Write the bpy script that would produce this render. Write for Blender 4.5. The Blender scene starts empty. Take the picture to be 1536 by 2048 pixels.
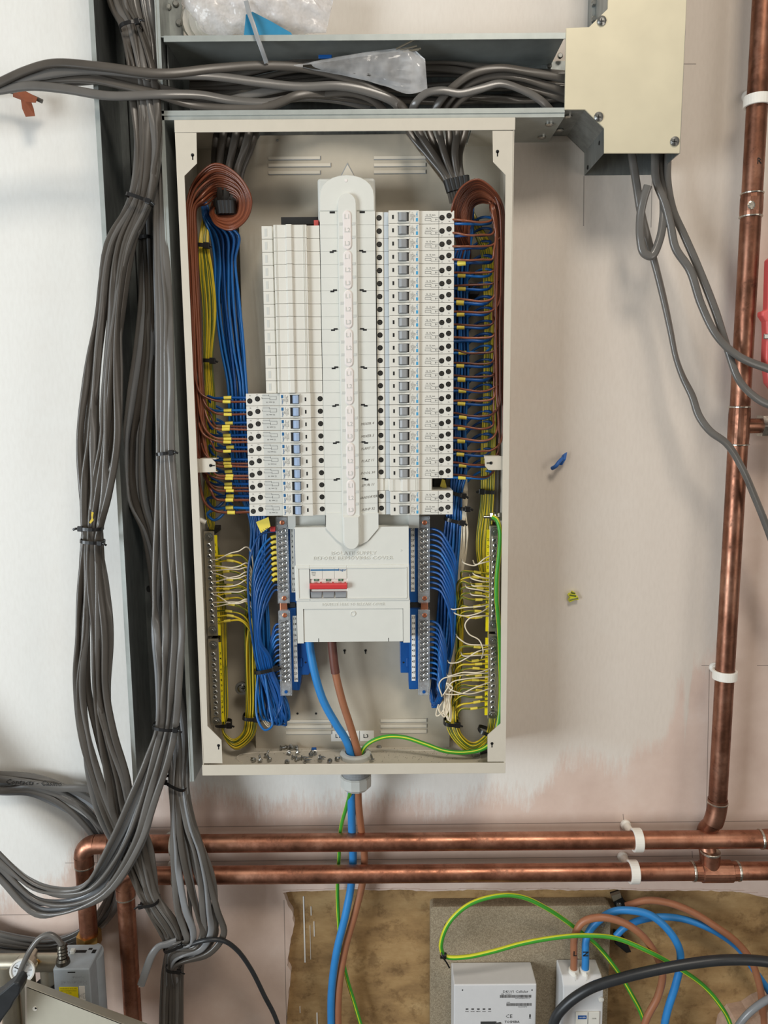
import bpy, bmesh, math, random
from mathutils import Vector, Matrix, noise
random.seed(7)
SC = bpy.context.scene
COL = SC.collection
V = Vector

# ------------------------------------------------------------------ camera
FPX, CD = 1537.0, 1.2            # focal length in pixels of the 1536x2048 frame, camera's distance from the wall (m)
_s, _c = math.sin(math.radians(8.06)), math.cos(math.radians(8.06))
_sr = .0078
_cr = math.sqrt(1 - _sr * _sr)
CR, CU, CF = V((_cr, -_s * _sr, -_c * _sr)), V((_sr, _s * _cr, _c * _cr)), V((0, _c, -_s))
cam = bpy.data.objects.new('camera', bpy.data.cameras.new('camera'))
COL.objects.link(cam)
cam.data.sensor_fit = 'VERTICAL'
cam.data.sensor_height = 24.0
cam.data.lens = 24.0 * FPX / 2048
cam.data.clip_start = .02
M4 = Matrix((CR, CU, -CF)).transposed().to_4x4()
M4.translation = V((0, -CD, 0))
cam.matrix_world = M4
SC.camera = cam

# ------------------------------------------------------------------ light, exposure
SC.view_settings.view_transform = 'Standard'
SC.view_settings.look = 'None'
SC.view_settings.exposure = -0.06
SC.view_settings.gamma = 1.0
SC.view_settings.use_curve_mapping = False
w = bpy.data.worlds.new('room_ambient')
SC.world = w
w.use_nodes = True
wn = w.node_tree
bg = wn.nodes['Background']
tc = wn.nodes.new('ShaderNodeTexCoord')
sx = wn.nodes.new('ShaderNodeSeparateXYZ')
wr = wn.nodes.new('ShaderNodeValToRGB')
wn.links.new(tc.outputs['Generated'], sx.inputs[0])
mp = wn.nodes.new('ShaderNodeMapRange')
mp.inputs[1].default_value = -1
mp.inputs[2].default_value = 1
wn.links.new(sx.outputs[2], mp.inputs[0])
wn.links.new(mp.outputs[0], wr.inputs[0])
wr.color_ramp.elements[0].color = (.16, .145, .13, 1)
wr.color_ramp.elements[1].color = (.62, .59, .54, 1)
wn.links.new(wr.outputs[0], bg.inputs[0])
bg.inputs[1].default_value = .44

def area(name, loc, target, sx_, sy_, power, col):
    l = bpy.data.lights.new(name, 'AREA')
    l.shape = 'RECTANGLE'
    l.size, l.size_y, l.energy, l.color = sx_, sy_, power, col
    o = bpy.data.objects.new(name, l)
    COL.objects.link(o)
    o.location = loc
    o.rotation_euler = (V(target) - V(loc)).to_track_quat('-Z', 'Y').to_euler()
    return o
area('window_daylight', (-2.5, -2.3, -.35), (-.1, 0, -.2), 1.3, 1.5, 90, (.86, .94, 1.0))
area('ceiling_light', (.5, -2.0, 2.2), (.1, 0, -.1), .8, .6, 40, (1.0, .91, .79))
area('doorway_daylight', (1.9, -2.1, -.1), (.2, 0, -.1), .8, 1.4, 10, (1.0, .93, .86))

# ------------------------------------------------------------------ pixel helpers, materials
def P(px, py, Y=0.0):
    a, b = px - 768, py - 1024
    v = CF * FPX + CR * a - CU * b
    k = (Y + CD) / v.y
    return V((v.x * k, Y, v.z * k))
def PX(px, py, Y): return P(px, py, Y).x
def PZ(px, py, Y): return P(px, py, Y).z
def lin(c):
    return tuple(((x / 255) / 12.92 if x <= 10.31475 else ((x / 255 + .055) / 1.055) ** 2.4) for x in c) + (1,)

class NT:
    def __init__(s, name):
        s.m = bpy.data.materials.new(name)
        s.m.use_nodes = True
        s.t = s.m.node_tree
        s.b = s.t.nodes['Principled BSDF']
    def n(s, typ, **kw):
        x = s.t.nodes.new(typ)
        for k, v in kw.items():
            if k.startswith('i_'):
                x.inputs[int(k[2:]) if k[2:].isdigit() else k[2:]].default_value = v
            else: setattr(x, k, v)
        return x
    def l(s, a, b): s.t.links.new(a, b)
    def noise(s, scale, detail=3, rough=.6, stretch=None):
        t = s.n('ShaderNodeTexCoord')
        m = s.n('ShaderNodeMapping')
        if stretch: m.inputs['Scale'].default_value = stretch
        x = s.n('ShaderNodeTexNoise')
        x.inputs['Scale'].default_value = scale
        x.inputs['Detail'].default_value = detail
        x.inputs['Roughness'].default_value = rough
        s.l(t.outputs['Object'], m.inputs[0]); s.l(m.outputs[0], x.inputs['Vector'])
        return x.outputs[0]
    def ramp(s, src, stops):
        r = s.n('ShaderNodeValToRGB')
        e = r.color_ramp.elements
        while len(e) < len(stops): e.new(.5)
        for q, (p, c) in zip(e, stops): q.position = p; q.color = c
        s.l(src, r.inputs[0])
        return r.outputs[0]
    def bump(s, src, strength=.2, dist=.001):
        b = s.n('ShaderNodeBump'); b.inputs['Strength'].default_value = strength; b.inputs['Distance'].default_value = dist
        s.l(src, b.inputs['Height']); s.l(b.outputs[0], s.b.inputs['Normal'])

def mat(name, rgb, rough=.5, metal=0.0, var=.06, scale=60, stretch=None, bump=0, coat=0, spec=.5):
    k = NT(name)
    c = lin(rgb)
    k.b.inputs['Roughness'].default_value = rough
    k.b.inputs['Metallic'].default_value = metal
    k.b.inputs['Specular IOR Level'].default_value = spec
    if coat: k.b.inputs['Coat Weight'].default_value = coat
    n = k.noise(scale, stretch=stretch)
    lo = tuple(x * (1 - var) for x in c[:3]) + (1,)
    hi = tuple(min(1, x * (1 + var)) for x in c[:3]) + (1,)
    k.l(k.ramp(n, [(.3, lo), (.7, hi)]), k.b.inputs['Base Color'])
    if bump: k.bump(n, bump)
    return k.m

def glassy(name, rgb, alpha, rough=.15, bump=0, scale=30):
    k = NT(name)
    k.b.inputs['Base Color'].default_value = lin(rgb)
    k.b.inputs['Roughness'].default_value = rough
    n = k.noise(scale)
    k.l(k.ramp(n, [(.35, (alpha * .55,) * 3 + (1,)), (.7, (min(1, alpha * 1.5),) * 3 + (1,))]), k.b.inputs['Alpha'])
    if bump: k.bump(n, bump, .004)
    return k.m

MT = {}
MT['case'] = mat('light_grey_powder_coat', (208, 200, 184), .42, var=.02)
MT['pan'] = mat('grey_beige_coated_steel', (184, 175, 158), .5, var=.03)
MT['plastic'] = mat('off_white_plastic', (221, 221, 213), .38, var=.015)
MT['plastic_grey'] = mat('pale_grey_plastic', (203, 204, 198), .42, var=.015)
MT['strip_pale'] = mat('pale_blue_grey_plastic', (196, 203, 208), .4, var=.02)
MT['rcbo'] = mat('white_grey_plastic', (223, 220, 210), .4, var=.015)
MT['oval'] = mat('pinkish_white_plastic', (236, 228, 223), .4, var=.01)
MT['toggle'] = mat('mid_grey_plastic', (150, 153, 155), .35, var=.03)
MT['toggle_blue'] = mat('blue_grey_plastic', (160, 180, 208), .35, var=.03)
MT['dark'] = mat('black_plastic', (22, 22, 22), .5, var=.1)
MT['tie'] = mat('black_nylon', (24, 23, 23), .35, var=.1)
MT['ink'] = mat('black_ink', (58, 58, 58), .7, var=.02)
MT['pencil'] = mat('pencil_grey', (112, 106, 98), .7, var=.1)
MT['hole'] = mat('terminal_hole_black', (14, 13, 12), .7, var=.05)
MT['zinc'] = mat('zinc_plated_steel', (172, 172, 168), .28, 1, var=.12, scale=200)
MT['screwdk'] = mat('dull_terminal_screw', (96, 92, 84), .4, 1, var=.1, scale=200)
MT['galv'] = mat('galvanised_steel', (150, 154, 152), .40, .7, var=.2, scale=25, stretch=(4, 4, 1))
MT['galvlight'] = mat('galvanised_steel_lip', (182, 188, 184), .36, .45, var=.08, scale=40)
MT['cream'] = mat('cream_zinc_cover', (214, 205, 178), .45, .25, var=.05, scale=14)
MT['brown'] = mat('brown_insulation', (114, 60, 38), .3, var=.06)
MT['brownbig'] = mat('light_brown_insulation', (160, 106, 76), .45, var=.06)
MT['browndk'] = mat('brown_heatshrink', (104, 62, 50), .5, var=.06)
MT['brown2'] = mat('brown_insulation_shaded', (88, 46, 30), .32, var=.06)
MT['brown3'] = mat('brown_insulation_lit', (134, 78, 54), .28, var=.06)
MT['blue2'] = mat('blue_insulation_shaded', (8, 66, 124), .36, var=.06)
MT['blue3'] = mat('blue_insulation_lit', (24, 100, 170), .3, var=.06)
MT['blue'] = mat('blue_insulation', (10, 76, 144), .33, var=.07)
MT['bluebig'] = mat('bright_blue_insulation', (48, 132, 200), .42, var=.05)
MT['yellow'] = mat('yellow_insulation', (212, 184, 40), .34, var=.05)
MT['green'] = mat('green_insulation', (84, 96, 28), .36, var=.05)
MT['greenbig'] = mat('bright_green_insulation', (66, 158, 50), .4, var=.05)
MT['yellowbig'] = mat('bright_yellow_insulation', (214, 214, 50), .4, var=.05)
MT['white_wire'] = mat('cream_white_insulation', (226, 214, 190), .45, var=.03)
MT['sleeve'] = mat('yellow_marker', (230, 210, 84), .5, var=.04)
MT['yellow_strip'] = mat('yellow_number_strip', (240, 220, 20), .45, var=.02)
MT['white_strip'] = mat('white_number_strip', (232, 232, 228), .5, var=.02)
MT['grey'] = mat('grey_pvc_sheath', (104, 101, 97), .25, var=.12, scale=18)
MT['greylt'] = mat('light_grey_pvc_sheath', (134, 136, 138), .26, var=.08, scale=18)  # on the lower bundles this paler copy has daylight put into its colour
MT['greydk'] = mat('shaded_grey_pvc_sheath', (82, 77, 71), .32, var=.16, scale=18)  # darker copy of the grey sheath, shade put into its colour
MT['blackcable'] = mat('black_rubber', (44, 46, 48), .38, var=.12)
MT['carrier'] = mat('blue_plastic', (14, 80, 150), .4, var=.03)
MT['clear'] = glassy('clear_plastic_cover', (190, 194, 198), .32, .12, .3, 120)
MT['bag'] = glassy('clear_polythene', (222, 222, 222), .36, .14, 1.0, 22)
MT['bagwhite'] = glassy('white_polythene', (226, 222, 220), .62, .2, 1.0, 40)
MT['red'] = mat('red_plastic', (204, 58, 60), .4, var=.03)
MT['redpipe'] = mat('salmon_red_plastic', (214, 92, 88), .4, var=.04)
MT['greenlamp'] = mat('green_indicator', (40, 96, 66), .4, var=.02)
MT['bluemark'] = mat('cyan_blue_print', (70, 160, 206), .5, var=.02)
MT['bluedark'] = mat('dark_blue_print', (20, 96, 148), .5, var=.02)
MT['whiteclip'] = mat('white_pipe_clip_plastic', (236, 232, 222), .4, var=.03)
MT['tape'] = mat('rust_brown_paper_tape', (150, 84, 56), .7, var=.15, bump=.3)
MT['brass'] = mat('brass', (196, 158, 92), .3, 1, var=.1)
MT['solder'] = mat('tin_solder', (190, 184, 172), .35, 1, var=.25, scale=150, bump=.4)
MT['copperlink'] = mat('copper_link', (196, 128, 98), .35, .8, var=.1)
MT['nickel'] = mat('satin_nickel', (178, 170, 152), .35, .8, var=.12, scale=30)
MT['actuator'] = mat('blue_grey_plastic_case', (160, 168, 174), .5, var=.06)
MT['meter'] = mat('pale_grey_meter_plastic', (214, 214, 214), .42, var=.02)
MT['lid'] = mat('beige_grey_steel_lid', (186, 182, 166), .4, var=.03)
MT['label'] = mat('white_label_paper', (232, 230, 224), .6, var=.02)
MT['bluerag'] = mat('blue_cable_core', (40, 96, 170), .5, var=.1)
MT['bluebag'] = mat('turquoise_packaging', (30, 128, 168), .5, var=.1)
MT['plaster_edge'] = mat('crumbly_pink_plaster', (190, 160, 138), .85, var=.12, scale=90, bump=.6)
MT['gauge'] = mat('gauge_dial_white', (232, 236, 238), .4, var=.01)

def copper(nm='oxidised_copper', q=1.0):
    k = NT(nm)
    _l = lin
    lin_ = lambda c: _l(tuple(x * q for x in c))
    k.b.inputs['Metallic'].default_value = 1
    n1 = k.noise(14, 5, .65)
    n2 = k.noise(60, 4, .7)
    mx = k.n('ShaderNodeMix', data_type='RGBA')
    c1 = k.ramp(n1, [(.30, lin_((104, 70, 56))), (.48, lin_((164, 110, 88))), (.66, lin_((212, 158, 132)))])
    c2 = k.ramp(n2, [(.34, lin_((80, 64, 54))), (.44, lin_((164, 116, 92)))])
    mx.inputs[0].default_value = .35
    k.l(c1, mx.inputs[6]); k.l(c2, mx.inputs[7])
    k.l(mx.outputs[2], k.b.inputs['Base Color'])
    k.l(k.ramp(n2, [(.3, (.55,) * 3 + (1,)), (.6, (.36,) * 3 + (1,))]), k.b.inputs['Roughness'])
    k.bump(n2, .06)
    return k.m
MT['copper'] = copper()
MT['copperdk'] = copper('dark_oxidised_copper', .84)

def timber():
    k = NT('brown_stained_board')
    n = k.noise(9, 6, .65, (1, 1, 2.2)); n2 = k.noise(40, 5, .7)
    mx = k.n('ShaderNodeMix', data_type='RGBA', blend_type='MULTIPLY'); mx.inputs[0].default_value = .8
    k.l(k.ramp(n, [(.3, lin((124, 96, 62))), (.5, lin((164, 132, 88))), (.72, lin((190, 160, 114)))]), mx.inputs[6])
    k.l(k.ramp(n2, [(.34, (.55, .5, .45, 1)), (.48, (1, 1, 1, 1))]), mx.inputs[7])
    k.l(mx.outputs[2], k.b.inputs['Base Color'])
    k.b.inputs['Roughness'].default_value = .6
    k.bump(n2, .2)
    return k.m
MT['timber'] = timber()

def chipboard():
    k = NT('chipboard')
    t = k.n('ShaderNodeTexCoord'); v = k.n('ShaderNodeTexVoronoi'); v.inputs['Scale'].default_value = 620
    k.l(t.outputs['Object'], v.inputs['Vector'])
    mx = k.n('ShaderNodeMix', data_type='RGBA'); mx.inputs[0].default_value = .5
    k.l(k.ramp(v.outputs['Color'], [(.2, lin((122, 108, 86))), (.5, lin((150, 136, 112))), (.9, lin((186, 172, 146)))]), mx.inputs[6])
    k.l(k.ramp(k.noise(12), [(.3, lin((136, 122, 100))), (.7, lin((156, 142, 118)))]), mx.inputs[7])
    k.l(mx.outputs[2], k.b.inputs['Base Color'])
    k.b.inputs['Roughness'].default_value = .8
    k.bump(v.outputs['Distance'], .2)
    return k.m
MT['chip'] = chipboard()

# ------------------------------------------------------------------ mesh builder
_font = {}
def tmesh(s, size=1.0, bold=0.0):
    key = (s, bold)
    if key not in _font:
        cu = bpy.data.curves.new('t', 'FONT')
        cu.body = s; cu.size = 1.0; cu.align_x = 'CENTER'; cu.align_y = 'CENTER'; cu.resolution_u = 1; cu.offset = bold
        ob = bpy.data.objects.new('t', cu)
        COL.objects.link(ob)
        bpy.context.view_layer.update()
        me = ob.to_mesh()
        _font[key] = ([tuple(v.co) for v in me.vertices], [tuple(p.vertices) for p in me.polygons])
        ob.to_mesh_clear()
        bpy.data.objects.remove(ob); bpy.data.curves.remove(cu)
    vs, fs = _font[key]
    return [(x * size, y * size) for x, y, _ in vs], fs

WL = {}
class MB:
    def __init__(s): s.v = []; s.f = []; s.mi = []; s.cur = 0; s.sm = []; s.smooth = False
    def add(s, vs, fs, mi=None):
        b = len(s.v)
        s.v += [tuple(v) for v in vs]
        for i, f in enumerate(fs):
            s.f.append(tuple(b + j for j in f))
            s.mi.append(s.cur if mi is None else (mi[i] if isinstance(mi, list) else mi))
            s.sm.append(s.smooth)
        return s
    def box(s, x0, x1, y0, y1, z0, z1):
        vs = [(x, y, z) for x in (x0, x1) for y in (y0, y1) for z in (z0, z1)]
        return s.add(vs, [(0, 1, 3, 2), (4, 6, 7, 5), (0, 4, 5, 1), (2, 3, 7, 6), (0, 2, 6, 4), (1, 5, 7, 3)])
    def prism(s, pts, y0, y1, inset=0.0):           # outline in XZ, front face at y0 (nearer the camera), back at y1
        n = len(pts)
        if inset:
            cx = sum(p[0] for p in pts) / n; cz = sum(p[1] for p in pts) / n
            w_ = max(abs(p[0] - cx) for p in pts) or 1; h_ = max(abs(p[1] - cz) for p in pts) or 1
            fr = [(cx + (p[0] - cx) * (1 - inset / w_), cz + (p[1] - cz) * (1 - inset / h_)) for p in pts]
            vs = [(p[0], y0, p[1]) for p in fr] + [(p[0], y0 + inset, p[1]) for p in pts] + [(p[0], y1, p[1]) for p in pts]
            fs = [tuple(range(n)), tuple(range(3 * n - 1, 2 * n - 1, -1))]
            for L in (0, n):
                fs += [(L + i, L + (i + 1) % n, L + n + (i + 1) % n, L + n + i) for i in range(n)]
            return s.add(vs, fs)
        vs = [(p[0], y0, p[1]) for p in pts] + [(p[0], y1, p[1]) for p in pts]
        return s.add(vs, [tuple(range(n)), tuple(range(2 * n - 1, n - 1, -1))] + [(i, (i + 1) % n, n + (i + 1) % n, n + i) for i in range(n)])
    def prismz(s, pts, z0, z1):                     # outline in XY extruded along Z
        n = len(pts)
        vs = [(p[0], p[1], z0) for p in pts] + [(p[0], p[1], z1) for p in pts]
        return s.add(vs, [tuple(range(n)), tuple(range(2 * n - 1, n - 1, -1))] + [(i, (i + 1) % n, n + (i + 1) % n, n + i) for i in range(n)])
    def cyl(s, a, b, r, n=16, r2=None, caps=True):
        a, b = V(a), V(b); r2 = r if r2 is None else r2
        t = (b - a).normalized()
        u = t.cross(V((0, 0, 1)) if abs(t.z) < .9 else V((1, 0, 0))).normalized(); w_ = t.cross(u)
        vs = []
        for q, rr in ((a, r), (b, r2)):
            for i in range(n):
                an = 2 * math.pi * i / n
                vs.append(q + (u * math.cos(an) + w_ * math.sin(an)) * rr)
        k = s.smooth
        if n > 8: s.smooth = True
        s.add(vs, [(i, (i + 1) % n, n + (i + 1) % n, n + i) for i in range(n)])
        s.smooth = False
        if caps: s.add(vs, [tuple(range(n)), tuple(range(2 * n - 1, n - 1, -1))])
        s.smooth = k
        return s
    def lathe(s, a, axis, prof, n=20):              # prof: (distance along axis, radius)
        a = V(a); t = V(axis).normalized()
        u = t.cross(V((0, 0, 1)) if abs(t.z) < .9 else V((1, 0, 0))).normalized(); w_ = t.cross(u)
        vs = []
        for h, rr in prof:
            for i in range(n):
                an = 2 * math.pi * i / n
                vs.append(a + t * h + (u * math.cos(an) + w_ * math.sin(an)) * max(rr, 1e-5))
        fs = [(L * n + i, L * n + (i + 1) % n, (L + 1) * n + (i + 1) % n, (L + 1) * n + i) for L in range(len(prof) - 1) for i in range(n)]
        fs += [tuple(range(n)), tuple((len(prof) - 1) * n + i for i in range(n - 1, -1, -1))]
        return s.add(vs, fs)
    def text(s, st, c, size, y=None, right=(1, 0, 0), up=(0, 0, 1), bold=0.0, depth=0.0):
        vs, fs = tmesh(st, size, bold)
        c, r_, u_ = V(c), V(right), V(up)
        out = r_.cross(u_)
        s.add([c + r_ * x + u_ * y_ + out * depth for x, y_ in vs], fs)
        if depth:
            ed = {}
            for f in fs:
                for i in range(len(f)):
                    e = (f[i], f[(i + 1) % len(f)])
                    if (e[1], e[0]) in ed: del ed[(e[1], e[0])]
                    else: ed[e] = 1
            n = len(vs)
            s.add([c + r_ * x + u_ * y_ + out * depth for x, y_ in vs] + [c + r_ * x + u_ * y_ for x, y_ in vs],
                  [(a, b, n + b, n + a) for a, b in ed])
        return s
    def build(s, name, m, parent=None, recalc=True):
        ms = m if isinstance(m, (list, tuple)) else [m]
        xs = [v[0] for v in s.v]; ys = [v[1] for v in s.v]; zs = [v[2] for v in s.v]
        o3 = V(((min(xs) + max(xs)) / 2, (min(ys) + max(ys)) / 2, (min(zs) + max(zs)) / 2))
        me = bpy.data.meshes.new(name)
        me.from_pydata([(v[0] - o3.x, v[1] - o3.y, v[2] - o3.z) for v in s.v], [], s.f)
        me.polygons.foreach_set('material_index', s.mi)
        me.polygons.foreach_set('use_smooth', s.sm)
        for x in ms: me.materials.append(MT[x] if isinstance(x, str) else x)
        if recalc:
            bm = bmesh.new(); bm.from_mesh(me)
            bmesh.ops.recalc_face_normals(bm, faces=bm.faces)
            bm.to_mesh(me); bm.free()
        me.update()
        o = bpy.data.objects.new(name, me)
        COL.objects.link(o)
        WL[o.name] = o3
        o.location = o3
        if parent is not None:
            o.parent = parent
            o.location = o3 - WL[parent.name]
        return o

def bev(o, w_=.0006, seg=2):
    b = o.modifiers.new('bevel', 'BEVEL'); b.width = w_; b.segments = seg; b.limit_method = 'ANGLE'; b.angle_limit = .6
    return o
def tag(o, label, cat, group=None):
    o['label'] = label; o['category'] = cat
    if group: o['group'] = group
    return o
def thing(name, label, cat, loc, group=None):
    o = bpy.data.objects.new(name, None); COL.objects.link(o)
    o.empty_display_size = .01
    o.location = loc; WL[o.name] = V(loc)
    return tag(o, label, cat, group)
def struct(o): o['kind'] = 'structure'; return o
def dup(o, dv, parent=None):
    c = o.copy(); COL.objects.link(c)
    if parent is None: c.location = o.location + V(dv); WL[c.name] = c.location.copy()
    else: c.parent = parent; WL[c.name] = WL[o.name]
    for ch in o.children: dup(ch, dv, c)
    return c

# ------------------------------------------------------------------ swept cables
def crom(pts, res=7):
    n = len(pts); out = []
    for i in range(n - 1):
        p1, p2 = pts[i], pts[i + 1]
        p0 = pts[i - 1] if i else p1 * 2 - p2
        p3 = pts[i + 2] if i + 2 < n else p2 * 2 - p1
        d01 = max((p1 - p0).length, 1e-6) ** .5; d12 = max((p2 - p1).length, 1e-6) ** .5; d23 = max((p3 - p2).length, 1e-6) ** .5
        m1 = (p2 - p1) + d12 * ((p1 - p0) / d01 - (p2 - p0) / (d01 + d12))
        m2 = (p2 - p1) + d12 * ((p3 - p2) / d23 - (p3 - p1) / (d12 + d23))
        for j in range(res):
            t = j / res; a = 2 * t ** 3 - 3 * t ** 2 + 1; b = t ** 3 - 2 * t ** 2 + t; c_ = -2 * t ** 3 + 3 * t ** 2; d_ = t ** 3 - t ** 2
            out.append(p1 * a + m1 * b + p2 * c_ + m2 * d_)
    out.append(pts[-1].copy())
    return out
def sweep(mb, path, w_, t_, angs=None, n=8, twist=0, stripes=None, flat=False):
    """tube of width w_ and thickness t_ along path; flat gives the rounded-slab section of twin cable"""
    m = len(path); prev = None; rings = []
    for i, p in enumerate(path):
        T = (path[min(i + 1, m - 1)] - path[max(i - 1, 0)])
        T = T.normalized() if T.length > 1e-9 else V((0, 0, 1))
        if prev is None:
            view = V((0, -1, 0)) if abs(T.y) < .9 else V((0, 0, 1))
            S = T.cross(view).normalized()
        else:
            view = prev
            S = T.cross(view)
            S = S.normalized() if S.length > 1e-6 else T.orthogonal().normalized()
        N = S.cross(T).normalized()
        target = V((0, -1, 0)) - T * T.dot(V((0, -1, 0)))
        if target.length > .25: N = (N * .7 + target.normalized() * .3 * (1 if N.dot(target) > 0 else -1)).normalized(); S = T.cross(N).normalized(); N = S.cross(T).normalized()
        prev = N
        an = angs[i] if angs else 0
        an += twist * i
        A = S * math.cos(an) + N * math.sin(an); B = N * math.cos(an) - S * math.sin(an)
        ring = []
        if flat:
            hw, ht = w_ / 2, t_ / 2; k = hw - ht
            sec = []
            for q in range(n // 2 + 1):
                th = -math.pi / 2 + math.pi * q / (n // 2); sec.append((k + ht * math.cos(th), ht * math.sin(th)))
            for q in range(n // 2 + 1):
                th = math.pi / 2 + math.pi * q / (n // 2); sec.append((-k + ht * math.cos(th), ht * math.sin(th)))
            ring = [p + A * x + B * y for x, y in sec]
        else:
            for q in range(n):
                th = 2 * math.pi * q / n
                ring.append(p + A * (w_ / 2 * math.cos(th)) + B * (t_ / 2 * math.sin(th)))
        rings.append(ring)
    k = len(rings[0]); vs = [v for r_ in rings for v in r_]; fs = []; mi = []
    for i in range(m - 1):
        for q in range(k):
            fs.append((i * k + q, i * k + (q + 1) % k, (i + 1) * k + (q + 1) % k, (i + 1) * k + q))
            mi.append(stripes[q % len(stripes)] if stripes else mb.cur)
    o = mb.smooth; mb.smooth = True
    mb.add(vs, fs, mi)
    mb.smooth = False
    mb.add(vs, [tuple(range(k)), tuple(range((m - 1) * k + k - 1, (m - 1) * k - 1, -1))])
    mb.smooth = o
    return mb
def path_px(pts, res=7): return crom([P(*p) for p in pts], res)
def cut(path, a, b):
    L = [0]
    for i in range(1, len(path)): L.append(L[-1] + (path[i] - path[i - 1]).length)
    def at(d):
        d = min(max(d, 0), L[-1])
        for i in range(1, len(L)):
            if L[i] >= d: return path[i - 1].lerp(path[i], (d - L[i - 1]) / max(L[i] - L[i - 1], 1e-9))
        return path[-1].copy()
    return [at(a + (b - a) * i / 6) for i in range(7)], L[-1]
GY = {'earth': (['yellow', 'green'], [0, 0, 0, 1, 1, 0, 1, 1]), 'earthbig': (['yellowbig', 'greenbig'], [1, 1, 1, 1, 0, 0, 0, 1, 1, 1, 1, 1, 1, 0])}
_wr = random.Random(3)
def wire(pts, d, m, name, label, group=None, cat='wire', sleeves=(), res=7, n=8, twist=0, parent=None, sl=.011, slm='sleeve'):
    path = path_px(pts, res) if not isinstance(pts[0], Vector) else crom(pts, res)
    mb = MB(); st = None; mm = m
    ph = None
    if m in GY:
        mm, st = GY[m]; n = len(st); twist = twist or _wr.choice((.09, -.08, .14)); ph = [_wr.uniform(0, 6.28)] * len(path) if m == 'earth' else None
    sweep(mb, path, d, d, angs=ph, n=n, twist=twist, stripes=st)
    if m in ('brown', 'blue') and d < .006: mm = _wr.choice((m, m, m + '2', m + '3'))  # random paler and darker tones imitate highlights, shaded gaps and dust
    o = mb.build(name, mm, parent)
    if parent is None: tag(o, label, cat, group)
    for s_ in sleeves:
        seg, L = cut(path, s_ - sl / 2, s_ + sl / 2)
        q = MB(); sweep(q, seg, d * 1.45, d * 1.45, n=8)
        q.build('marker_sleeve', slm, o)['label'] = 'yellow marker sleeve with a printed number'
    return o
def flatcable(pts, wd, th, m, name, label, group=None, angs=None, res=8, cat='cable', n=8, parent=None):
    path = path_px(pts, res) if not isinstance(pts[0], Vector) else crom(pts, res)
    A = None
    if angs:
        A = []
        for i in range(len(path)):
            t = i / (len(path) - 1) * (len(angs) - 1); k = min(int(t), len(angs) - 2); f = t - k; f = f * f * (3 - 2 * f)
            A.append(angs[k] * (1 - f) + angs[k + 1] * f)
    mb = MB(); sweep(mb, path, wd, th, angs=A, n=n, flat=True)
    o = mb.build(name, m, parent)
    if parent is None: tag(o, label, cat, group)
    return o
def bundle(keys, n, wd, th, m, label, group, layers=2, seed=1, amp=.10, dl=.006, flatness=.6, res=8, name='grey_cable', order=None):
    """keys: (x1, y1, x2, y2, Y): the two edges of the bundle seen in the picture and its depth"""
    rnd = random.Random(seed); out = []
    for i in range(n):
        lay = i % layers
        base = (i + .5) / n
        ph = rnd.uniform(0, 6.28); fr = rnd.uniform(.5, 1.0)
        pts = []; angs = []
        for k, (x1, y1, x2, y2, Y) in enumerate(keys):
            f = base + amp * math.sin(ph + fr * k * 1.3) * (1 if 0 < k < len(keys) - 1 else .6)
            f = min(max(f, .5 / n * .6), 1 - .5 / n * .6)
            pts.append((x1 + (x2 - x1) * f, y1 + (y2 - y1) * f, Y + lay * dl + rnd.uniform(-.001, .001)))
            angs.append(rnd.choice((0, 1.2, 1.5, .5)) * (1 - flatness) + rnd.uniform(-.25, .25) + (.9 if rnd.random() < .3 else 0))
        mm = m if isinstance(m, str) else m[i % len(m)]
        out.append(flatcable(pts, wd, th, mm, name, label, group, angs, res))
    return out
def cable_tie(a, b, Y, dep, label, wdt=.0042, head=1, tail=.012, group=None, par=None, m='tie'):
    """black tie around a bundle; a, b = pixel positions of its two visible ends; dep = bundle's depth radius"""
    A, B = P(a[0], a[1], Y), P(b[0], b[1], Y)
    c = (A + B) / 2; u = (B - A) / 2; L = u.length; u.normalize(); v = V((0, -1, 0)); ax = u.cross(v).normalized()
    mb = MB(); N = 28; vs = []
    for i in range(N):
        th = 2 * math.pi * i / N
        sup = lambda x: math.copysign(abs(x) ** .7, x)
        for rr, hh in ((0, -1), (.0011, -1), (.0011, 1), (0, 1)):
            vs.append(c + u * (L + rr) * sup(math.cos(th)) + v * (dep + rr) * sup(math.sin(th)) + ax * hh * wdt / 2)
    fs = []
    for i in range(N):
        j = (i + 1) % N
        fs += [(i * 4 + q, j * 4 + q, j * 4 + (q + 1) % 4, i * 4 + (q + 1) % 4) for q in range(4)]
    mb.add(vs, fs)
    o = mb.build('cable_tie', m)
    tag(o, label, 'cable tie', group)
    h = c + u * L * head * .92 + v * dep * .75
    q = MB(); hx, hz = wdt * .8, wdt * .8
    cs = [h + u * sx_ * hx + ax * sz * hz + v * sy for sx_ in (-1, 1) for sz in (-1, 1) for sy in (-.001, .003)]
    q.add(cs, [(0, 1, 3, 2), (4, 6, 7, 5), (0, 4, 5, 1), (2, 3, 7, 6), (0, 2, 6, 4), (1, 5, 7, 3)])
    bev(q.build('tie_head', m, o), .0008)
    if tail:
        q = MB(); q.cur = 0
        p0 = h; p1 = h + u * head * tail * .6 + v * .002; p2 = h + u * head * tail + v * .0015 + ax * .002
        sweep(q, crom([p0, p1, p2], 4), .0032, .0011, n=6)
        q.build('tie_tail', m, o)
    return o
def screw(mb, c, r, h=.0018, axis=(0, -1, 0), cross=None):
    c = V(c); mb.lathe(c, axis, [(0, r), (h * .5, r), (h, r * .72)], 14)
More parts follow.
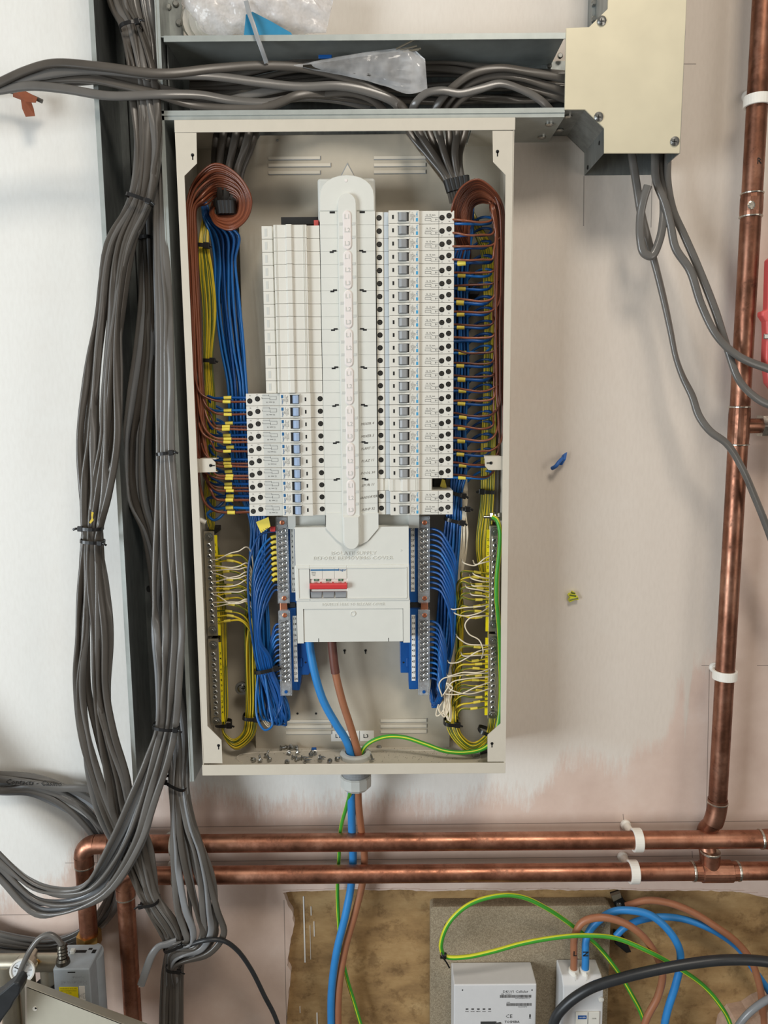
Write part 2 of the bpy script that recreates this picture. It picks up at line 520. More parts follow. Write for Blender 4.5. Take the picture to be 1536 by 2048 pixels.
ORD = ['first', 'second', 'third', 'fourth', 'fifth', 'sixth', 'seventh', 'eighth', 'ninth', 'tenth', 'eleventh', 'twelfth', 'thirteenth', 'fourteenth',
       'fifteenth', 'sixteenth', 'seventeenth', 'eighteenth', 'nineteenth', 'twentieth', 'twenty-first', 'twenty-second', 'twenty-third', 'twenty-fourth', 'twenty-fifth']

# ================================================================== SETTING: the wall
def interp(tab, x):
    if x <= tab[0][0]: return tab[0][1]
    for (a, b), (c_, d_) in zip(tab, tab[1:]):
        if x <= c_: return b + (d_ - b) * (x - a) / (c_ - a)
    return tab[-1][1]
PAINT = [(-400, 1800), (0, 1795), (60, 1790), (120, 1755), (150, 1700), (175, 1650), (190, 1600), (330, 1590), (420, 1600), (500, 1612), (640, 1618), (800, 1600),
         (950, 1590), (1060, 1600), (1095, 1570), (1125, 1520), (1180, 1530), (1255, 1540), (1270, 1490), (1330, 1482), (1372, 1476), (1380, 1400), (1366, 1335), (1382, 1322),
         (1428, 1306), (1440, 1250), (1462, 820), (1480, 560), (1560, 300), (2000, 200)]
PT = [tuple(P(x, y, 0).xz) for x, y in sorted(PAINT)]
def edge_z(x): return interp(EZ, x)
EPTS = [(560, 1786), (580, 1783), (640, 1782), (700, 1778), (760, 1781), (800, 1779), (860, 1783), (950, 1779), (1010, 1782), (1090, 1779), (1150, 1781), (1230, 1779), (1300, 1782), (1390, 1781), (1480, 1784), (1536, 1796), (1800, 1800)]
EZ = [tuple(P(x, y, 0).xz) for x, y in EPTS]
VPTS = [(1782, 566), (1800, 572), (1830, 586), (1850, 588), (1870, 584), (1900, 578), (1930, 575), (1945, 582), (1960, 580), (2000, 576), (2048, 572), (2200, 571)]
VX = sorted([(P(x, y, 0).z, P(x, y, 0).x) for y, x in VPTS])
X0, Z0 = P(566, 1786, 0).x, P(566, 1786, 0).z
def wall():
    vs, fs, at = [], [], []
    def grid(nx, nz, fn, flip):
        b = len(vs)
        for j in range(nz + 1):
            for i in range(nx + 1):
                x, z = fn(i / nx, j / nz); vs.append((x, 0, z)); at.append(z - interp(PT, x))
        for j in range(nz):
            for i in range(nx):
                q = b + j * (nx + 1) + i; fs.append((q, q + 1, q + nx + 2, q + nx + 1))
    XL, XR, ZB, ZT_ = -1.5, 1.5, -1.7, 1.3
    def up(u, v_):
        x = XL + (XR - XL) * u
        zb = Z0 if x < X0 else edge_z(x) + .0022 * noise.noise(V((x * 90, 0, 3)))
        return x, zb + (ZT_ - zb) * (v_ ** 1.4)
    def lo(u, v_):
        z = ZB + (Z0 - ZB) * v_
        xr = interp(VX, z) + .002 * noise.noise(V((0, z * 80, 5))) if z < Z0 - .001 else X0
        return XL + (xr - XL) * (1 - (1 - u) ** 1.6), z
    grid(420, 90, up, 0)
    grid(60, 260, lo, 0)
    # thickness of the plaster at the broken edge
    b = len(vs); edge = []
    for i in range(161):
        z = ZB + (Z0 - ZB) * i / 160; edge.append((interp(VX, z) + .002 * noise.noise(V((0, z * 80, 5))) if z < Z0 - .001 else X0, z))
    for i in range(241):
        x = X0 + (XR - X0) * i / 240; edge.append((x, edge_z(x) + .0022 * noise.noise(V((x * 90, 0, 3)))))
    for x, z in edge: vs.append((x, 0, z)); vs.append((x, .013, z)); at.extend([-1, -1])
    for i in range(len(edge) - 1): fs.append((b + 2 * i, b + 2 * i + 1, b + 2 * i + 3, b + 2 * i + 2))
    me = bpy.data.meshes.new('wall_back'); me.from_pydata(vs, [], fs)
    a = me.attributes.new('paint', 'FLOAT', 'POINT'); a.data.foreach_set('value', at)
    bm = bmesh.new(); bm.from_mesh(me)
    for f in bm.faces:
        if abs(f.normal.y) > .9 and f.normal.y > 0: f.normal_flip()
    bm.to_mesh(me); bm.free()
    k = NT('painted_plaster')
    at_ = k.n('ShaderNodeAttribute', attribute_name='paint')
    br = k.noise(62, 6, .8, (2.2, 1, .34)); big = k.noise(7, 4, .6); fine = k.noise(150, 3, .6, (1.5, 1, .4))
    def mth(op, a_, b_):
        m_ = k.n('ShaderNodeMath', operation=op)
        for i, z in enumerate((a_, b_)):
            if hasattr(z, 'links'): k.l(z, m_.inputs[i])
            else: m_.inputs[i].default_value = z
        return m_.outputs[0]
    e1 = mth('MULTIPLY', mth('SUBTRACT', br, .5), .13)
    e2 = mth('MULTIPLY', mth('SUBTRACT', big, .5), .12)
    val = mth('ADD', mth('ADD', at_.outputs['Fac'], e1), e2)
    mr = k.n('ShaderNodeMapRange'); mr.inputs[1].default_value = -.022; mr.inputs[2].default_value = .022
    k.l(val, mr.inputs[0])
    # paint tone: thin pinkish coat at right, left daylight also put into the colour
    tc_ = k.n('ShaderNodeTexCoord'); sp = k.n('ShaderNodeSeparateXYZ'); k.l(tc_.outputs['Object'], sp.inputs[0])
    th = k.n('ShaderNodeMapRange'); th.inputs[1].default_value = -.55; th.inputs[2].default_value = .35
    k.l(mth('ADD', mth('ADD', sp.outputs[0], mth('MULTIPLY', mth('SUBTRACT', big, .5), .5)), mth('MULTIPLY', mth('MINIMUM', mth('ADD', sp.outputs[2], .54), 0), 6.0)), th.inputs[0])
    pc = k.n('ShaderNodeMix', data_type='RGBA'); k.l(th.outputs[0], pc.inputs[0])
    pc.inputs[6].default_value = lin((232, 230, 224)); pc.inputs[7].default_value = lin((217, 206, 194))
    st = k.n('ShaderNodeMix', data_type='RGBA', blend_type='MULTIPLY'); st.inputs[0].default_value = 1
    k.l(pc.outputs[2], st.inputs[6]); k.l(k.ramp(fine, [(.3, (.96, .955, .95, 1)), (.6, (1, 1, 1, 1))]), st.inputs[7])
    bare = k.ramp(k.noise(11, 5, .65), [(.3, lin((206, 182, 168))), (.55, lin((216, 194, 180))), (.75, lin((222, 204, 192)))])
    mx = k.n('ShaderNodeMix', data_type='RGBA'); k.l(mr.outputs[0], mx.inputs[0]); k.l(bare, mx.inputs[6]); k.l(st.outputs[2], mx.inputs[7])
    col = mx.outputs[2]
    X, Z = sp.outputs[0], sp.outputs[2]
    def line(a_, b_, wd=.0006):                      # a pencil line from wall point a to b (axis-aligned within a degree)
        nonlocal col
        hor = abs(a_.x - b_.x) > abs(a_.z - b_.z)
        U, W = (X, Z) if hor else (Z, X)
        (u0, w0), (u1, w1) = ((a_.x, a_.z), (b_.x, b_.z)) if hor else ((a_.z, a_.x), (b_.z, b_.x))
        sl = (w1 - w0) / (u1 - u0)
        pred = mth('ADD', mth('MULTIPLY', mth('SUBTRACT', U, u0), sl), w0)
        d_ = mth('LESS_THAN', mth('ABSOLUTE', mth('SUBTRACT', W, pred), 0), wd)
        lo_, hi_ = min(u0, u1), max(u0, u1)
        m_ = mth('MULTIPLY', mth('MULTIPLY', d_, mth('GREATER_THAN', U, lo_)), mth('LESS_THAN', U, hi_))
        m_ = mth('MULTIPLY', m_, .62)
        c_ = k.n('ShaderNodeMix', data_type='RGBA'); k.l(m_, c_.inputs[0]); k.l(col, c_.inputs[6]); c_.inputs[7].default_value = lin((74, 64, 58))
        col = c_.outputs[2]
    for a_, b_ in [((170, 1656), (1720, 1640)), ((130, 1726), (1720, 1708)), ((0, 1830), (110, 1829)), ((1419, 1330), (1412, 1660)), ((1403, 1331), (1420, 1331)), ((1514, 1331), (1600, 1331)),
                   ((1168, 352), (1167, 452)), ((1305, 330), (1302, 455)), ((1367, 128), (1392, 128)), ((1246, 1628), (1247, 1640)), ((1384, 1702), (1385, 1716)), ((195, 1700), (197, 1850)), ((568, 1800), (574, 2100))]:
        line(P(*a_), P(*b_))
    k.l(col, k.b.inputs['Base Color'])
    k.b.inputs['Roughness'].default_value = .62
    k.bump(mth('ADD', br, mth('MULTIPLY', mr.outputs[0], 1.5)), .10, .002)
    me.materials.append(k.m)
    o = bpy.data.objects.new('wall_back', me); COL.objects.link(o); WL[o.name] = V((0, 0, 0))
    return struct(o)
wall()
mb = MB(); mb.box(X0 - .05, 1.5, .0135, .03, -1.7, Z0 + .05)
struct(mb.build('wall_recess', 'timber'))
# plaster lips and paint runs on the recess
mb = MB()
for i in range(60):
    x = X0 + .012 + (1.2 - X0) * i / 60
    mb.add([V((x + dx, y, edge_z(x) + dz)) for dx, y, dz in ((-.012, .0134, -.0045 + .003 * noise.noise(V((x * 50, 1, 1)))), (.014, .0134, -.0045 + .003 * noise.noise(V((x * 50 + 1, 1, 1)))), (.014, -.0008, .003), (-.012, -.0008, .003))], [(0, 1, 2, 3)])
struct(mb.build('trim_1', 'plaster_edge'))
mb = MB()
for x, y0, y1, w_ in ((607, 1792, 1924, 1.3), (622, 1812, 1830, .8), (628, 1842, 1872, .8), (634, 2025, 2048, 1.2), (620, 1850, 1918, .4), (600, 2012, 2025, .6)):
    a_, b_ = P(x, y0, .0135), P(x, y1, .0135)
    mb.box(a_.x - w_ * .0009, a_.x + w_ * .0009, .0122, .0135, b_.z, a_.z)
tag(mb.build('paint_run', 'label'), 'thin white paint runs down the brown board, left of the blue supply cable', 'paint')

# ================================================================== galvanised trunking
TF = -.1
OPX0, OPX1, OPY0 = PX(420, 258, -.09), PX(946, 258, -.09), -.092      # cable opening between trunking and board
def vert_trunk():
    xl, xr = -.383, -.293; zt, zb = 1.2, -.5665
    t = thing('vertical_trunking', 'open galvanised steel vertical trunking full of grey cables, left of the white board', 'trunking', (xl, 0, zb))
    mb = MB(); mb.box(xl, xr, -.0016, -.0002, zb, zt); mb.build('back_plate', 'galv', t)
    mb = MB(); mb.box(xl + .012, xl + .0135, -.0028, -.0016, zb, zt); mb.build('back_seam', 'dark', t)
    mb = MB(); mb.box(xl - .0014, xl, TF, 0, zb - .03, zt); mb.build('side_wall', 'galv', t)
    mb = MB(); mb.box(xl - .0014, xl + .005, TF - .0014, TF, zb - .03, zt); mb.build('front_lip', 'galvlight', t)
    mb = MB(); mb.box(xr, xr + .0014, TF, 0, zb, zt); mb.build('side_wall', 'galv', t)
    mb = MB(); mb.box(xr - .004, xr + .0014, TF - .0014, TF, zb, zt); mb.build('front_lip', 'galvlight', t)
    mb = MB(); mb.box(xr - .0046, xr - .003, TF - .0022, TF - .0014, zb, zt); mb.build('lip_edge', 'galvlight', t)
    # connector plate with screws at the top crossing
    mb = MB(); mb.box(xr - .002, xr + .02, -.052, -.05, .487, 1.2); mb.build('joint_plate', 'galv', t)
    for px, py in ((337, 14), (352, 8), (358, 46)):
        q = MB(); screw(q, P(px, py, -.052), .0045, .003); q.build('screw', 'zinc', t)
    for px, py in ((190, 16), (212, 50)):
        q = MB(); screw(q, P(px, py, -.004), .0045, .003); q.build('screw', 'zinc', t)
vert_trunk()
def hor_trunk():
    xl, xr = -.2915, .2470; zt, zb = .4850, .3860
    t = thing('horizontal_trunking', 'open galvanised steel horizontal trunking of loose cables above the white board', 'trunking', (xl, 0, zb))
    mb = MB(); mb.box(xl, xr, -.0016, -.0002, zb, zt); mb.build('back_plate', 'galv', t)
    mb = MB(); mb.box(xl, xr, TF, 0, zt - .0014, zt); mb.box(xl + .004, xr, TF - .0014, TF, zt - .0075, zt)
    mb.build('top_wall', 'galvlight', t)
    mb = MB(); mb.box(xl - .004, xr, TF, OPY0, zb - .0065, zb - .005); mb.box(xl - .004, OPX0, OPY0, 0, zb - .0065, zb - .005); mb.box(OPX1, xr, OPY0, 0, zb - .0065, zb - .005); mb.box(xl - .004, xr, TF - .0014, TF, zb - .0065, zb + .0055)
    mb.box(xl - .004, xr, TF - .0026, TF - .0014, zb - .0012, zb + .0012); mb.build('bottom_wall', 'galvlight', t)
    mb = MB(); mb.box(xl + .002, xl + .0034, TF + .02, 0, zb - .004, zt); mb.build('end_plate', 'galv', t)
    mb = MB(); mb.box(P(1085, 80, -.01).x, xr, -.008, -.0062, zb + .03, zt - .002); mb.build('joint_plate', 'galv', t)
    for px, py in ((1100, 78), (1086, 112), (1120, 112), (1098, 132)):
        q = MB(); screw(q, P(px, py, -.008), .004, .003); q.build('screw', 'zinc', t)
    # fixings on the underside
    for px, py, Y in ((1099, 238, -.077), (1084, 263, -.025)):
        q = MB(); c_ = V((P(px, py, Y).x, Y, zb - .0065)); q.lathe(c_, (0, 0, -1), [(0, .006), (.002, .006), (.0035, .003)], 14); q.build('screw', 'zinc', t)
hor_trunk()
def tee_trunk():
    pts = [(1131, 58), (1177, 56), (1214, 20), (1216, -60), (1374, -60), (1372, 0), (1358, 308), (1207, 308), (1207, 258), (1169, 221), (1128, 221)]
    W_ = [P(x, y, TF) for x, y in pts]
    zb = W_[7].z
    t = thing('trunking_junction', 'galvanised trunking junction with a cream cover plate, upper right of the white board', 'trunking', (W_[7].x, 0, zb))
    out = [(p.x, p.z) for p in W_]; out[3] = (W_[3].x, 1.2); out[4] = (W_[5].x, 1.2); out[5] = (W_[5].x, W_[5].z)
    mb = MB(); mb.prism(out, TF - .003, TF - .0005)
    c_ = mb.build('cover_plate', 'cream', t); bev(c_, .0007)
    for px, py in ((1203, 42), (1197, 234), (1349, 283)):
        q = MB(); q.lathe(P(px, py, TF - .003), (0, -1, 0), [(0, .0062), (.0015, .0062), (.0032, .003)], 18)
        o = q.build('screw', 'zinc', t)
        q = MB(); cc = P(px, py, TF - .0063); q.box(cc.x - .003, cc.x + .003, cc.y - .0004, cc.y + .0006, cc.z - .0005, cc.z + .0005); q.box(cc.x - .0005, cc.x + .0005, cc.y - .0004, cc.y + .0006, cc.z - .003, cc.z + .003)
        q.build('screw_slot', 'dark', o)
    x0, x1 = out[7][0], out[6][0]
    mb = MB(); th = .0014
    path = [(out[10][0] - .0, out[10][1]), (out[9][0], out[9][1]), (out[8][0], out[8][1]), (out[7][0], zb)]
    for (ax, az), (bx, bz) in zip(path, path[1:]):
        mb.add([(ax, TF, az), (bx, TF, bz), (bx, 0, bz), (ax, 0, az), (ax + th, TF, az + th), (bx + th, TF, bz + th), (bx + th, 0, bz + th), (ax + th, 0, az + th)],
               [(0, 1, 2, 3), (4, 7, 6, 5), (0, 4, 5, 1), (3, 2, 6, 7)])
    mb.build('lower_bend_wall', 'galv', t)
    mb = MB(); mb.box(x1, x1 + th, TF, 0, zb, 1.2); mb.build('side_wall', 'galv', t)
    mb = MB(); mb.prism([out[0], out[1], out[2], out[3], out[4], (x1, zb), (x0, zb), out[8], out[9], out[10]], -.0016, -.0002); mb.build('back_plate', 'galv', t)
    mb = MB()
    ux = out[3][0]
    mb.box(ux, ux + th, TF, 0, out[2][1], 1.2); mb.box(P(1180, 20, -.03).x, ux + .01, -.04, -.0385, out[1][1] - .01, 1.2)
    mb.add([(out[1][0], TF, out[1][1]), (ux, TF, out[2][1]), (ux, 0, out[2][1]), (out[1][0], 0, out[1][1])], [(0, 1, 2, 3)])
    mb.build('upper_bend_wall', 'galv', t)
    for px, py in ((1188, 6), (1206, 6), (1188, 38)):
        q = MB(); screw(q, P(px, py, -.041), .0042, .003); q.build('screw', 'zinc', t)
    for px, py, Y in ((1136, 236, -.08), (1119, 262, -.028)):
        q = MB(); q.lathe(V((P(px, py, Y).x, Y, out[10][1])), (0, 0, -1), [(0, .006), (.002, .006), (.0035, .003)], 14); q.build('screw', 'zinc', t)
    # dark gap joint between the horizontal run and the bend
    for px, py in ((1199, 300), (1181, 322)):
        c0 = P(px, py, -.05); q = MB(); q.cyl((x0 - .0012, c0.y + (-.03 if px > 1190 else .03), c0.z), (x0 + .0002, c0.y + (-.03 if px > 1190 else .03), c0.z), .003, 12); q.build('bolt_hole', 'hole', t)
tee_trunk()

# ================================================================== DISTRIBUTION BOARD
BX0, BX1, BZ0, BZ1, BF, PAN = -.2738, .1776, -.5500, .3745, -.115, -.028
board = thing('distribution_board', 'large open light grey steel distribution board with its cover off, centre of the wall', 'distribution board', ((BX0 + BX1) / 2, 0, BZ0))
mb = MB(); mb.box(BX0 + .001, BX1 - .001, -.004, -.002, BZ0 + .001, BZ1 - .001); mb.build('back_panel', 'pan', board)
for x in (BX0, BX1 - .0012):
    mb = MB(); mb.box(x, x + .0012, BF, -.002, BZ0, BZ1); mb.build('side_panel', 'case', board)
capz = PZ(690, 263, BF)
mb = MB(); mb.box(BX0, BX1, BF, OPY0, BZ1 - .0012, BZ1); mb.box(BX0, OPX0, OPY0, -.002, BZ1 - .0012, BZ1); mb.box(OPX1, BX1, OPY0, -.002, BZ1 - .0012, BZ1); mb.box(OPX0, OPX1, -.012, -.002, BZ1 - .0012, BZ1); mb.box(BX0 - .001, BX1 + .001, BF - .0012, BF, capz, BZ1); bev(mb.build('top_panel', 'case', board), .0012)
lipz = PZ(700, 1527, BF)
mb = MB(); mb.box(BX0, BX1, BF, -.002, BZ0, BZ0 + .0012); mb.box(BX0 - .001, BX1 + .001, BF - .0012, BF, BZ0, lipz); bev(mb.build('bottom_panel', 'case', board), .0012)
# front flanges with wider corner plates, drawn from the photograph's outline
def flange(pts, name):
    w3 = [P(x, y, BF) for x, y in pts]
    m_ = MB(); m_.prism([(p.x, p.z) for p in w3], BF - .0006, BF + .0008); return m_.build(name, 'case', board)
fz0, fz1 = 1526, 266
flange([(350, fz1), (393, fz1), (394, 327), (369, 352), (409, 1250), (415, 1452), (443, 1480), (445, fz0), (408, fz0)], 'front_flange')
flange([(985, 262), (1026, 262), (1011, fz0 - 3), (975, fz0 - 3), (975, 1470), (1001, 1447), (1002, 1250), (1011, 350), (986, 324)], 'front_flange')
def keyhole(px, py, Y, par, ang=0, k=1.0):
    c_ = P(px, py, Y - .0009); q = MB(); q.cyl(c_ + V((0, .0001, 0)), c_, .0022 * k, 14)
    dx, dz = math.sin(ang), -math.cos(ang)
    q.add([c_ + V((sx_ * .0008 * dz + dx * l_, 0, -sx_ * .0008 * dx + dz * l_)) * k for sx_, l_ in ((-1, 0), (1, 0), (1, .0062), (-1, .0062))], [(0, 1, 2, 3)])
    q.build('keyhole', 'hole', par)
for px, py in ((385, 310), (437, 1491)): keyhole(px, py, BF, board)
for px, py in ((995, 303), (984, 1487)): keyhole(px, py, BF, board)
# mid-height fixing brackets
for pts, kh, an in (([(397, 918), (423, 917), (431, 925), (432, 942), (436, 944), (399, 945)], (421, 931), 1.57), ([(968, 913), (1003, 912), (1003, 940), (977, 940), (970, 932), (969, 917)], (982, 926), -1.57)):
    w3 = [P(x, y, -.108) for x, y in pts]
    q = MB(); q.prism([(p.x, p.z) for p in w3], -.1085, -.107)
    side = -1 if pts[0][0] < 600 else 1
    xe = BX0 + .0012 if side < 0 else BX1 - .0012
    zt_, zb_ = max(p.z for p in w3), min(p.z for p in w3)
    xin = min(p.x for p in w3) if side < 0 else max(p.x for p in w3)
    q.box(min(xin, xe), max(xin, xe), -.1085, -.107, zb_, zt_)
    q.box(min(p.x for p in w3) + .002, max(p.x for p in w3) - .002, -.107, -.09, zt_ - .0013, zt_)
    o = q.build('fixing_bracket', 'case', board)
    keyhole(kh[0], kh[1], -.1085, o, an)
# raised mounting pan
pz = lambda y: PZ(690, y, PAN)
pxx = lambda x, y: PX(x, y, PAN)
pan = [(pxx(520, 269), pz(269)), (pxx(812, 268), pz(268)), (pxx(905, 390), pz(390)), (pxx(905, 390), pz(1497)), (pxx(475, 390), pz(1497)), (pxx(475, 390), pz(345))]
mb = MB(); mb.prism(pan, PAN, -.005); bev(mb.build('mounting_pan', 'pan', board), .0012)
def louvre(x0, x1, y, h=7, yy=PAN):
    a_, b_ = P(x0, y - h / 2, yy), P(x1, y + h / 2, yy)
    q = MB(); q.box(a_.x, b_.x, yy - .0016, yy - .0002, b_.z, a_.z - .0008); q.cur = 1
    q.box(a_.x, b_.x + .001, yy - .0010, yy - .0001, b_.z - .0008, b_.z); q.box(b_.x, b_.x + .001, yy - .0010, yy - .0001, b_.z, a_.z)  # grey strips below and at right stand in for the louvre's shadow
    q.build('vent_louvre', ['case', 'toggle'], board)
for x0, x1, y in ((537, 640, 316), (537, 661, 330), (537, 640, 345), (748, 851, 315), (748, 851, 329.5), (748, 851, 343.5), (572, 663, 1441), (572, 663, 1452), (572, 663, 1464), (761, 853, 1440), (761, 853, 1451), (761, 853, 1462)):
    louvre(x0, x1, y, 6)
a_ = [P(x, y, PAN - .0006) for x, y in ((695, 325), (681, 352), (709, 352))]
q = MB(); q.prism([(p.x, p.z) for p in a_], PAN - .0006, PAN); q.build('lifting_triangle', 'toggle', board)
a_ = [P(x, y, PAN - .001) for x, y in ((695, 329), (683, 352), (708, 352))]
q = MB(); q.prism([(p.x, p.z) for p in a_], PAN - .0010, PAN); q.build('triangle_tab', 'case', board)
for px, py in ((689, 1301), (731, 1301)): keyhole(px, py, PAN, board, 0, .9)
for px, py in ((595, 1427), (632, 1427)):
    q = MB(); c_ = P(px, py, PAN); q.cyl(c_, c_ + V((0, -.0004, 0)), .0018, 12); q.build('pan_hole', 'hole', board)
for px, py in ((758, 1495), (555, 281)):
    q = MB(); k_ = 1 if px > 700 else .4; q.lathe(P(px, py, PAN), (0, -1, 0), [(0, .0045 * k_), (.002 * k_, .004 * k_), (.003 * k_, .0015 * k_)], 14); q.build('pan_screw', 'zinc', board)
q = MB(); q.lathe(P(484, 1376, PAN), (0, -1, 0), [(0, .011), (.003, .0105), (.003, .007), (.006, .006), (.0065, .003)], 20)
o = q.build('mounting_bolt', 'zinc', board)
q = MB(); c_ = P(486, 1377, PAN - .007); q.box(c_.x - .003, c_.x + .003, c_.y, c_.y + .0005, c_.z - .0006, c_.z + .0006); q.box(c_.x - .0006, c_.x + .0006, c_.y, c_.y + .0005, c_.z - .003, c_.z + .003); q.build('cross_slot', 'dark', o)
# black cable cleat pads on the back panel
for px, py, w_, h_ in ((429, 580, 11, 38), (949, 577, 20, 24), (880, 967, 24, 20)):
    a_, b_ = P(px - w_ / 2, py - h_ / 2, -.05), P(px + w_ / 2, py + h_ / 2, -.05)
    q = MB(); q.box(a_.x, b_.x, -.05, -.004, b_.z, a_.z); bev(q.build('cable_cleat', 'dark', board), .001)
# rim of the oval cable entry pressed into the bottom of the box
zf = BZ0 + .0012
def floor_at(px, py):
    v = CF * FPX + CR * (px - 768) - CU * (py - 1024); k = zf / v.z
    return V((v.x * k, -CD + v.y * k, zf))
ring = [floor_at(*p) for p in ((486, 1526), (474, 1519), (476, 1512), (488, 1508), (560, 1504), (660, 1501), (760, 1500), (900, 1503), (955, 1508), (962, 1516), (950, 1523))]
mb = MB(); sweep(mb, crom(ring, 5), .003, .0016, n=6); mb.build('cable_entry_rim', 'case', board)
# phase label strip
a_, b_ = P(662, 1462, PAN - .0006), P(748, 1482, PAN - .0006)
q = MB(); q.box(a_.x, b_.x, PAN - .0006, PAN, b_.z, a_.z); lab = q.build('phase_label', 'label', board); lab['label'] = 'white label strip reading L1 L2 L3'
q = MB()
for i, st in enumerate(('L1', 'L2', 'L3')): q.text(st, P((676, 704, 732)[i], 1472.5, PAN - .0008), .0092, bold=.012)
for x in (691, 719): c_ = P(x, 1472, PAN - .0008); q.box(c_.x - .0004, c_.x + .0004, c_.y, c_.y + .0001, b_.z, a_.z)
q.build('label_text', 'hole', lab)

# ------------------------------------------------------------------ busbar stack cover
ZT, PITCH, BY = .2605, .01753, -.1
zr = lambda k: ZT - (k + .5) * PITCH
SXc = PX(694.5, 421, BY)
cover = thing('busbar_cover', 'tall white plastic busbar cover with raised central spine marked L1 L2 L3', 'busbar cover', (SXc, PAN, -.21), None)
def outline(px): return [tuple(P(x, y, Y).xz) for x, y, Y in px]
xa, xb = PX(638.5, 421, BY), PX(750, 421, BY)
mb = MB(); mb.box(PX(635, 380, -.088), PX(750.5, 380, -.088), -.089, PAN, ZT - .01, PZ(690, 356, -.088)); bev(mb.build('rear_plate', 'plastic_grey', cover), .004, 4)
# dome
zs = ZT; zt = PZ(694, 349, BY); r_ = (xb - xa) / 2 * .92
pts = [(xa, zs), (xa, zt - .030)]
for i in range(13):
    a = math.pi - math.pi * i / 12; pts.append(((xa + xb) / 2 + (xb - xa) / 2 * math.cos(a), zt - .030 + .030 * math.sin(a) ** .85))
pts += [(xb, zt - .030), (xb, zs)]
mb = MB(); mb.prism(pts, BY, -.03, inset=.0015); mb.build('domed_end', 'plastic', cover)
q = MB(); c_ = P(692, 361, BY); q.lathe(c_, (0, -1, 0), [(0, .0022), (.0006, .002), (.0006, .001)], 14); q.build('boss', 'oval', cover)
# the column body
zb = PZ(700, 1030, BY)
mb = MB()
for k in range(24):                                   # one moulded step per row, grooves between them
    z1, z0 = ZT - k * PITCH, ZT - (k + 1) * PITCH
    for s0, s1 in ((xa, SXc - .0125), (SXc + .0125, xb)):
        m_ = .003 if s0 > SXc else .001
        mb.box(s0 + .0008, s1, BY, -.03, z0 + .00022, z1 - .00022)
mb.build('column_body', 'plastic', cover)
mb = MB(); mb.box(xa + .0004, xb - .0004, BY + .0009, -.029, zb, ZT); mb.build('column_core', 'plastic_grey', cover)
# spine
c2 = SXc; w2 = .0130
mb = MB(); mb.prism([(c2 - w2, PZ(700, 1050, BY)), (c2 - w2, ZT + .009)] + [(c2 + w2 * math.cos(math.pi - math.pi * i / 10), ZT + .009 + .0135 * math.sin(math.pi * i / 10)) for i in range(1, 10)] + [(c2 + w2, ZT + .009), (c2 + w2, PZ(700, 1050, BY))], BY - .006, BY + .002, inset=.0012)
mb.build('spine', 'plastic', cover)
pts = [(c2 - w2 * .95, PZ(700, 1030, BY)), (c2 + w2 * .95, PZ(700, 1030, BY))] + [(c2 + w2 * .95 * math.cos(-math.pi * i / 12), PZ(703, 1080, BY) + w2 * .95 * math.sin(-math.pi * i / 12)) for i in range(13)]
mb = MB(); mb.prism(pts, BY - .0095, BY + .01, inset=.0022); mb.build('spine_tongue', 'plastic', cover)
ya = [(652, 1026, BY), (757, 1026, BY), (757, 1056, BY), (735, 1082, BY), (716, 1092, BY), (690, 1092, BY), (672, 1078, BY), (652, 1056, BY)]
mb = MB(); mb.prism(outline(ya), BY - .0012, -.085); mb.build('column_foot', 'plastic', cover)
for g in range(8):
    zc = ZT - (g * 3 + 1.5) * PITCH; hw, hh = .0061, .0262
    pts = []
    for i in range(9):
        a = math.pi * i / 8; pts.append((c2 + hw * math.cos(a), zc + hh - hw + hw * math.sin(a)))
    for i in range(9):
        a = math.pi + math.pi * i / 8; pts.append((c2 + hw * math.cos(a), zc - hh + hw + hw * math.sin(a)))
    mb = MB(); mb.prism(pts, BY - .0078, BY - .004, inset=.0014)
    ov = mb.build('phase_capsule', 'oval', cover)
    q = MB()
    for i, st in enumerate(('L1', 'L2', 'L3')): q.text(st, (c2, BY - .0079, zc + (1 - i) * PITCH), .0084, depth=.0004)
    q.build('embossed_text', 'plastic_grey', ov)  # grey tone stands in for the shading of the raised letters
    for dz in (-.5, .5):
        for s_ in (-1, 1):
            q = MB(); q.box(c2 + s_ * .0085 - .0022, c2 + s_ * .0085 + .0022, BY - .0066, BY - .005, zc + dz * PITCH - .0017, zc + dz * PITCH + .0017)
            q.build('clip_tab', 'plastic_grey', cover)
for g in range(9):
    z = ZT - g * 3 * PITCH
    for s_ in (-1, 1):
        cx = SXc + s_ * .0205
        if 0 < g < 8: pts = [(-.0045, -.0022), (.0010, -.0022), (.0010, -.0006), (.0048, -.0006), (.0048, .0016), (-.0008, .0016), (-.0008, .0000), (-.0045, .0000)]
        else: pts = [(-.0036, -.0025), (.0036, -.0025), (.0036, .0001), (-.0036, .0001)]
        if s_ > 0: pts = [(-x, y) for x, y in pts][::-1]
        q = MB(); q.prism([(cx + x, z + y) for x, y in pts], BY - .0003, BY + .001); q.build('finger_slot', 'hole', cover)
hand = [(16, 'MIXER 4'), (17, 'MIXER 5'), (18, 'PLANT 15'), (19, 'PLAZ 11'), (20, 'POOL 30'), (21, 'SPUR 11'), (22, 'HANDDRYER'), (23, 'ASHP 32')]
for k, st in hand:
    q = MB(); an = .10
    q.text(st, (PX(735, 900, BY) + .0005, BY - .0003, zr(k)), .0052, right=(math.cos(an) * (.85 if len(st) > 7 else 1.0), 0, math.sin(an)), up=(.25, 0, 1))
    q.build('handwriting', 'pencil', cover)
